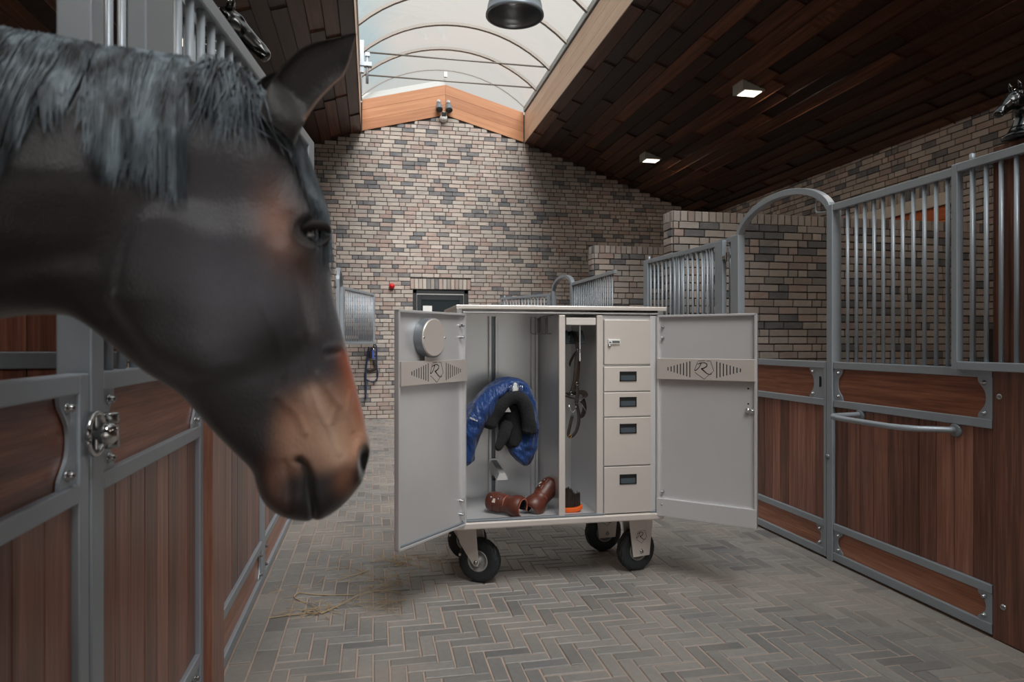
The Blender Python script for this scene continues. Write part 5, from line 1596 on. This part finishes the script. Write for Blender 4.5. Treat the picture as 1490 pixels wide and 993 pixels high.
# ---- two leather tendon boots on the locker floor
def tendon_boot(loc, rotz, tilt, roll, label):
    t = empty('tendon_boot', (0, 0, 0), label, 'boot', 'brown leather tendon boots')
    prof = [(0.0, 0.045), (0.02, 0.050), (0.06, 0.052), (0.10, 0.048), (0.125, 0.045), (0.145, 0.048), (0.17, 0.058), (0.195, 0.061), (0.215, 0.056), (0.225, 0.050)]
    def shell(r_off, a0, a1, x0, x1, n=26):
        xs = np.linspace(x0, x1, 22); rows = []
        for x in xs:
            r = np.interp(x, [p[0] for p in prof], [p[1] for p in prof]) + r_off
            rows.append([(x - 0.11, r * sin(a), r * cos(a)) for a in np.linspace(a0, a1, n)])
        return rows
    o1 = MB().grid(shell(0.0, -2.2, 2.45, 0.0, 0.225)).build('shell', 'leather_brown', t)
    so = o1.modifiers.new('thick', 'SOLIDIFY'); so.thickness = 0.006; so.offset = -1
    o2 = MB().grid(shell(-0.008, -2.6, 2.5, 0.006, 0.219)).build('lining', 'neoprene', t)
    so = o2.modifiers.new('thick', 'SOLIDIFY'); so.thickness = 0.004; so.offset = -1
    o3 = MB().grid(shell(0.004, -1.1, 1.2, 0.012, 0.118)).build('strike_pad', 'leather_brown', t)
    so = o3.modifiers.new('thick', 'SOLIDIFY'); so.thickness = 0.004
    rows = shell(0.001, -2.2, 2.45, 0.0, 0.225)
    ed = MB()
    loop = [r[0] for r in rows] + rows[-1] + [r[-1] for r in rows[::-1]] + rows[0][::-1]
    ed.tube(loop, 0.0046, 6, caps=False)
    ed.tube([r[0] for r in shell(0.006, -1.1, 1.2, 0.012, 0.118)], 0.0022, 6).tube(shell(0.006, -1.1, 1.2, 0.012, 0.118)[-1], 0.0022, 6)
    ed.build('binding', 'leather_edge', t)
    for xs_ in (0.035, 0.085):
        st = MB().grid(shell(0.007, -2.1, -0.1, xs_ - 0.013, xs_ + 0.013, 16)).build('strap', 'leather_brown', t)
        so = st.modifiers.new('thick', 'SOLIDIFY'); so.thickness = 0.003
        r = np.interp(xs_, [p[0] for p in prof], [p[1] for p in prof]) + 0.011
        M_ = Matrix.Translation((xs_ - 0.11, r * sin(-0.5), r * cos(-0.5))) @ Matrix.Rotation(0.5, 4, 'X')
        MB().lathe([(0.006, -0.002), (0.0065, 0.002), (0.0, 0.003)], n=12, M=M_).build('stud', 'bolt_steel', t)
    r = 0.060
    M_ = Matrix.Translation((0.06 - 0.11, r * sin(-0.75), r * cos(-0.75))) @ Matrix.Rotation(0.75, 4, 'X')
    MB().prism([(-0.011, -0.012), (0.011, -0.012), (0.007, 0.012), (-0.005, 0.012)], lambda a, c, d: M_ @ Vector((a, c, d)), 0, 0.0015).build('maker_tab', 'cream_stone', t)
    t.location = loc
    t.rotation_euler = (Matrix.Rotation(rotz, 3, 'Z') @ Matrix.Rotation(tilt, 3, 'Y') @ Matrix.Rotation(roll, 3, 'X')).to_euler()
    return t
FLZ = LZ0 + 0.045
tendon_boot((0.765, 3.925, FLZ + 0.057), radians(-42), radians(4), radians(25), 'brown leather tendon boot lying flat on the locker floor, left of the pair')
tendon_boot((0.99, 3.95, FLZ + 0.088), radians(28) + pi, radians(38), radians(-25), 'brown leather tendon boot leaning against the locker divider, right of the pair')

# ---- grooming brush
br_ = empty('grooming_brush', (1.165, 3.90, FLZ), 'dark bristled grooming brush with orange wooden back in the narrow locker bay', 'brush')
bk = []
for i in range(17):
    a = -0.6 + 1.2 * i / 16
    bk.append((1.163 + 0.055 * sin(a) / sin(0.6), 3.90 - 0.02 * cos(a * 1.5)))
bm_ = MB()
n_ = len(bk)
rows = [[(x, y - 0.012, FLZ + 0.004 + 0.030 * abs(2 * i / 16 - 1) ** 2), (x, y + 0.05, FLZ + 0.004), (x, y + 0.05, FLZ + 0.026), (x, y - 0.012, FLZ + 0.026 + 0.022 * max(0, 2 * i / 16 - 1) ** 2)] for i, (x, y) in enumerate(bk)]
rows = [[(x, y - 0.012, FLZ + 0.001 + 0.018 * max(0, 2 * i / 16 - 1) ** 2), (x, y + 0.05, FLZ + 0.001), (x, y + 0.05, FLZ + 0.028), (x, y - 0.012, FLZ + 0.026 + 0.022 * max(0, 2 * i / 16 - 1) ** 2)] for i, (x, y) in enumerate(bk)]
bm_.grid(rows, smooth=False, close_v=True); bm_.add(rows[0], [(0, 1, 2, 3)]); bm_.add(rows[-1], [(3, 2, 1, 0)])
bm_.build('brush_back', 'brush_wood', br_, bevel=0.004)
bs_ = MB(); q = random.Random(2)
for i in range(26):
    for j in range(7):
        x = 1.118 + 0.0036 * i + q.gauss(0, 0.001); y = 3.888 + 0.008 * j
        h_ = 0.085 + 0.02 * sin(i * 0.24) + q.gauss(0, 0.004)
        bs_.tube([(x, y, FLZ + 0.024), (x + q.gauss(0, 0.002), y, FLZ + 0.03 + h_ * 0.6), (x + q.gauss(0, 0.005), y + q.gauss(0, 0.003), FLZ + 0.03 + h_)], [0.0024, 0.0028, 0.0014], 4, caps=False)
bs_.build('bristles', 'bristle', br_, kind='stuff')

# ---- leather bridle hanging in the narrow bay
bd = empty('bridle', (1.16, 3.97, 1.42), 'dark leather bridle with bit hanging from the round holder in the narrow bay', 'bridle')
bpx = lambda x, y, Y=3.96: (1.118 + (x / 5.51 - 0) * 0.00435 * 1.0 + 0.0, Y, 1.41 - (470 + y / 5.51 - 499) / 993 * 4.12)
def strap(name, pts, w, mat, t=0.004):
    q = catmull(pts, 5)
    MB().tube([tuple(p) for p in q], 0.01, 8, flat=(w, t)).build(name, mat, bd)
strap('crown_strap', [bpx(60, 110, 4.03), bpx(78, 70, 4.0), bpx(95, 85, 3.95), bpx(105, 160, 3.92), bpx(112, 230, 3.92)], 0.0319, 'leather_dark')
strap('cheek_strap', [bpx(112, 230, 3.92), bpx(100, 300, 3.92), bpx(92, 400, 3.92), bpx(85, 480, 3.925), bpx(62, 560, 3.93)], 0.0261, 'leather_dark')
strap('cheek_strap', [bpx(112, 235, 3.925), bpx(108, 350, 3.93), bpx(104, 480, 3.93), bpx(110, 560, 3.93), bpx(100, 640, 3.93)], 0.0232, 'leather_dark')
strap('rein', [bpx(95, 90, 3.96), bpx(122, 130, 3.94), bpx(130, 250, 3.94), bpx(124, 400, 3.94), bpx(110, 490, 3.94)], 0.0203, 'leather_brown')
strap('brow_band', [bpx(112, 215, 3.92), bpx(80, 250, 3.915), bpx(50, 310, 3.92), bpx(46, 340, 3.93)], 0.0319, 'leather_dark')
strap('nose_band', [bpx(30, 585, 3.96), bpx(70, 600, 3.90), bpx(120, 600, 3.88), bpx(160, 580, 3.90), bpx(150, 555, 3.95), bpx(90, 570, 3.98), bpx(40, 572, 3.97)], 0.0348, 'leather_dark')
strap('throat_lash', [bpx(100, 640, 3.93), bpx(118, 720, 3.93), bpx(118, 800, 3.93), bpx(95, 870, 3.93), bpx(60, 905, 3.93), bpx(38, 890, 3.93), bpx(50, 820, 3.93), bpx(70, 740, 3.935)], 0.0188, 'leather_dark')
strap('curb_strap', [bpx(150, 610, 3.93), bpx(165, 680, 3.93), bpx(150, 740, 3.935), bpx(120, 745, 3.935)], 0.0261, 'leather_dark')
MB().tube([bpx(95, 640, 3.915), bpx(88, 690, 3.91), bpx(65, 712, 3.91), bpx(42, 690, 3.91), bpx(34, 640, 3.915)], 0.0028, 8).tube([bpx(122, 620, 3.91), bpx(140, 660, 3.91), bpx(170, 705, 3.91)], 0.0032, 8).build('bit', 'chrome', bd)
MB().tube([tuple(Vector(bpx(48, 905, 3.925)) + Vector((0.008 * cos(a), 0, 0.010 * sin(a)))) for a in [2 * pi * i / 12 for i in range(13)]], 0.0025, 6).build('buckle', 'brass', bd)
for x, y in ((112, 225), (104, 485), (60, 560)):
    a, c, e = bpx(x, y, 3.912)
    MB().tube([(a - 0.01, c, e - 0.008), (a + 0.01, c, e - 0.008), (a + 0.01, c, e + 0.008), (a - 0.01, c, e + 0.008), (a - 0.01, c, e - 0.008)], 0.002, 6).build('buckle', 'chrome', bd)

# ---- halter with lead rope on the back wall
hl = empty('halter', (-0.02, 12.84, 1.42), 'blue halter with dark lead rope hanging on the back wall below the open grille', 'halter')
wpx = lambda x, y, Y=12.84: (-0.28 + (x / 9.93) * 0.01315, Y, 1.41 - (490 + y / 9.93 - 499) / 993 * 12.65)
def cord(name, pts, r, mat, flat=None):
    q = catmull(pts, 5)
    MB().tube([tuple(p) for p in q], r, 8, flat=flat).build(name, mat, hl)
cord('lead_rope', [wpx(165, 150), wpx(150, 250), wpx(135, 350), wpx(122, 480), wpx(118, 620), wpx(122, 750), wpx(118, 890)], 0.019, 'rope_blue')
cord('lead_rope', [wpx(225, 110), wpx(265, 140), wpx(270, 300), wpx(270, 430), wpx(285, 520), wpx(270, 610), wpx(215, 655), wpx(150, 630), wpx(105, 600)], 0.014, 'rope_blue')
cord('halter_strap', [wpx(210, 150), wpx(190, 230), wpx(175, 310)], 0.02, 'leather_dark', (0.05, 0.01))
cord('halter_strap', [wpx(230, 330), wpx(240, 400), wpx(265, 440), wpx(190, 490), wpx(130, 480)], 0.02, 'leather_dark', (0.05, 0.012))
cord('blue_strap', [wpx(220, 190, 12.82), wpx(215, 250, 12.82), wpx(225, 320, 12.82)], 0.02, 'rope_bright', (0.035, 0.01))
MB().lathe([(0.0, -0.02), (0.018, -0.015), (0.025, 0.0)], (wpx(225, 185)[0], 12.83, wpx(225, 185)[2]), axis='y', n=14).build('ring', 'chrome', hl)
MB().tube([(wpx(235, 105)[0], 12.90, wpx(235, 105)[2]), (wpx(235, 105)[0], 12.80, wpx(235, 105)[2]), (wpx(235, 105)[0], 12.79, wpx(235, 105)[2] + 0.03)], 0.008, 8).build('peg', 'galvanised', hl)

# ---- red alarm dome, flood lights and sensor on the back wall
al = empty('alarm_dome', (0.352, 12.88, 2.46), 'small red alarm dome on the brick back wall left of the door', 'alarm')
MB().lathe([(0.0, -0.085), (0.028, -0.078), (0.044, -0.058), (0.050, -0.034), (0.050, -0.012)], (0.352, YB - 0.02, 2.46), axis='y', n=24).build('dome', 'red_plastic', al)
MB().lathe([(0.054, -0.012), (0.054, 0.012)], (0.352, YB - 0.02, 2.46), axis='y', n=24).lathe([(0.0, -0.012), (0.054, -0.012)], (0.352, YB - 0.02, 2.46), axis='y', n=24).build('base', 'red_plastic', al)
for i, x in enumerate((1.222, 1.405)):
    sp = empty('spot_light', (x, 12.85, 5.83), ('left' if i == 0 else 'right') + ' one of two small grey spot heads on the oak gable boards', 'lamp', 'spot heads under the roof light')
    Mx = Matrix.Translation((x, 12.79, 5.83)) @ Matrix.Rotation(radians(-35), 4, 'X')
    MB().lathe([(0.0, 0.085), (0.035, 0.083), (0.050, 0.06), (0.058, 0.0), (0.066, -0.07), (0.064, -0.085)], n=22, M=Mx).build('head', 'pendant_grey', sp)
    MB().lathe([(0.062, -0.080), (0.0, -0.078)], n=22, M=Mx).build('lens', 'dark_glass', sp)
    MB().tube([(x, 12.79, 5.90), (x, 12.80, 5.955), (x, 12.885, 5.955)], 0.016, 8).lathe([(0.0, -0.02), (0.04, -0.018), (0.042, 0.0)], (x, 12.885, 5.955), axis='y', n=16).build('arm', 'frame_alu', sp)
sn = empty('motion_sensor', (1.31, 12.86, 5.66), 'white motion sensor with a dark eye just under the two spot heads', 'sensor')
MB().lathe([(0.0, -0.10), (0.04, -0.092), (0.066, -0.06), (0.072, -0.02), (0.072, 0.02)], (1.31, 12.87, 5.64), axis='y', n=24).build('body', 'white_paint', sn)
MB().box(1.268, 1.352, 12.755, 12.80, 5.655, 5.735).build('eye', 'dark_glass', sn, bevel=0.01)
MB().box(1.26, 1.36, 12.80, 12.885, 5.64, 5.745).build('bracket', 'white_paint', sn, bevel=0.01)

# ---- black horse busts on the pillars
def bust(x, y, z, rot, k, label):
    t = empty('horse_bust', (0, 0, 0), label, 'ornament', 'black horse head busts')
    T_ = [(-0.115, 0.040), (-0.100, 0.095), (-0.086, 0.150), (-0.062, 0.200), (-0.025, 0.238), (0.012, 0.244), (0.040, 0.226), (0.066, 0.196), (0.090, 0.168), (0.112, 0.146), (0.126, 0.128), (0.128, 0.112), (0.118, 0.100)]
    B_ = [(0.030, 0.040), (0.012, 0.070), (-0.002, 0.105), (0.002, 0.130), (0.010, 0.140), (0.022, 0.142), (0.038, 0.138), (0.055, 0.128), (0.072, 0.117), (0.086, 0.108), (0.096, 0.100), (0.104, 0.096), (0.112, 0.096)]
    W_ = [0.048, 0.044, 0.040, 0.036, 0.036, 0.038, 0.037, 0.031, 0.025, 0.023, 0.024, 0.022, 0.006]
    g_, q_ = loft(T_, B_, W_, [0.5, 0.5, 0.5, 0.4, 0.2, 0.05, 0, 0.15, 0.2, 0.1, 0, 0, 0], 6, 40, 0.75)
    ss, zz = g_[:, :, 0], g_[:, :, 2]; sd = np.sign(g_[:, :, 1])
    d_ = 0.008 * (1 - sst(np.hypot((ss - 0.018) / 0.034, (zz - 0.175) / 0.034), 0.7, 1.05)) - 0.006 * gauss(ss, zz, 0.050, 0.203, 0.008) + 0.007 * gauss(ss, zz, 0.046, 0.216, 0.010, 0.005, -0.6) - 0.007 * gauss(ss, zz, 0.118, 0.130, 0.006, 0.007) + 0.004 * gauss(ss, zz, 0.110, 0.124, 0.012) - 0.006 * np.exp(-(segdist(ss, zz, [(0.085, 0.122), (0.116, 0.106)]) / 0.003) ** 2)
    d_ = d_ + 0.006 * np.sin(ss * 90 + zz * 210) * sst(-ss, 0.005, 0.05) + 0.004 * np.exp(-(segdist(ss, zz, [(0.07, 0.175), (0.10, 0.145)]) / 0.006) ** 2)
    g_[:, :, 1] += sd * d_
    rows = [[tuple(p * k) for p in r_] for r_ in g_]
    mb = MB().grid(rows, close_v=True); mb.add(rows[-1], [list(range(40))]); mb.add(rows[0], [list(range(40))])
    mb.build('head', 'bust_black', t)
    for sg in (1, -1):
        e_ = MB().tube([(0.004 * k, sg * 0.022 * k, 0.232 * k), (0.012 * k, sg * 0.026 * k, 0.258 * k), (0.022 * k, sg * 0.024 * k, 0.280 * k)], [0.012 * k, 0.010 * k, 0.0015 * k], 10)
        e_.build('ear', 'bust_black', t)
    mn = MB(); q = random.Random(8)
    for i in range(16):
        f = i / 15; kk = int(f * 26) 
        p = g_[kk, 0]
        sg = 1 if i % 2 else -1
        mn.tube([(p[0] * k, 0, p[2] * k + 0.002), ((p[0] + 0.012) * k, sg * 0.026 * k, (p[2] - 0.012) * k), ((p[0] + 0.03 + q.uniform(0, 0.01)) * k, sg * 0.043 * k, (p[2] - 0.035) * k), ((p[0] + 0.034) * k, sg * 0.046 * k, (p[2] - 0.055) * k)], [0.009 * k, 0.010 * k, 0.007 * k, 0.002 * k], 8)
    mn.build('mane', 'bust_black', t)
    ba = MB()
    ba.lathe([(0.0, 0.0), (0.088 * k, 0.0), (0.092 * k, 0.010 * k), (0.086 * k, 0.022 * k), (0.070 * k, 0.030 * k), (0.060 * k, 0.046 * k), (0.054 * k, 0.060 * k), (0.0, 0.066 * k)][::-1], (-0.035 * k, 0, 0), n=36)
    ba.build('plinth', 'bust_black', t)
    t.location = (x, y, z); t.rotation_euler = (0, 0, rot)
    return t
bust(XR - 0.005, 2.60, 2.346, pi, 0.93, 'glossy black horse bust on the dark pillar at the right edge')
bust(XL + 0.06, 2.86, 2.421, 0.15, 1.25, 'glossy black horse bust behind the left steel top rail, left of the horse ear')

# ---- loose hay on the pavers
hay_rng = random.Random(21)
hay = MB()
spots = [((0.02, 4.05), 0.20, 70), ((0.18, 4.42), 0.13, 60), ((-0.27, 3.72), 0.10, 50), ((0.05, 3.72), 0.09, 34), ((-0.12, 4.4), 0.25, 26), ((0.42, 4.36), 0.06, 14), ((-0.38, 4.0), 0.1, 10), ((0.3, 4.9), 0.5, 14)]
for (cx, cy), sp_, n_ in spots:
    for i in range(n_):
        x, y = hay_rng.gauss(cx, sp_ * 0.55), hay_rng.gauss(cy, sp_ * 0.5)
        if x < XL + 0.03: continue
        a = hay_rng.uniform(0, 6.28); L = hay_rng.uniform(0.025, 0.11); bend = hay_rng.gauss(0, 0.6)
        z0 = 0.004 + abs(hay_rng.gauss(0, 0.014))
        pts = []
        for k_ in range(5):
            t = k_ / 4; aa = a + bend * t
            x += cos(aa) * L / 4; y += sin(aa) * L / 4
            pts.append((x, y, z0 + hay_rng.uniform(0, 0.004)))
        hay.tube(pts, hay_rng.uniform(0.0011, 0.0021), 4, caps=False)
for pts in ([(-0.52, 3.66, 0.005), (-0.40, 3.68, 0.005), (-0.26, 3.67, 0.008), (-0.22, 3.72, 0.012)], [(-0.26, 3.66, 0.006), (-0.16, 3.76, 0.012), (-0.06, 3.88, 0.014), (0.04, 3.92, 0.008), (0.16, 3.88, 0.006)],
            [(-0.34, 3.82, 0.005), (-0.42, 3.92, 0.006), (-0.40, 3.98, 0.010), (-0.30, 3.94, 0.006), (-0.10, 3.90, 0.005)], [(-0.18, 4.18, 0.005), (-0.1, 4.22, 0.012), (-0.02, 4.30, 0.006)]):
    q = catmull(pts, 5); hay.tube([tuple(p) for p in q], 0.003, 5, caps=False)
tag(hay.build('hay', 'hay', None), 'thin scatter of loose hay on the pavers between horse and locker', 'hay', kind='stuff')
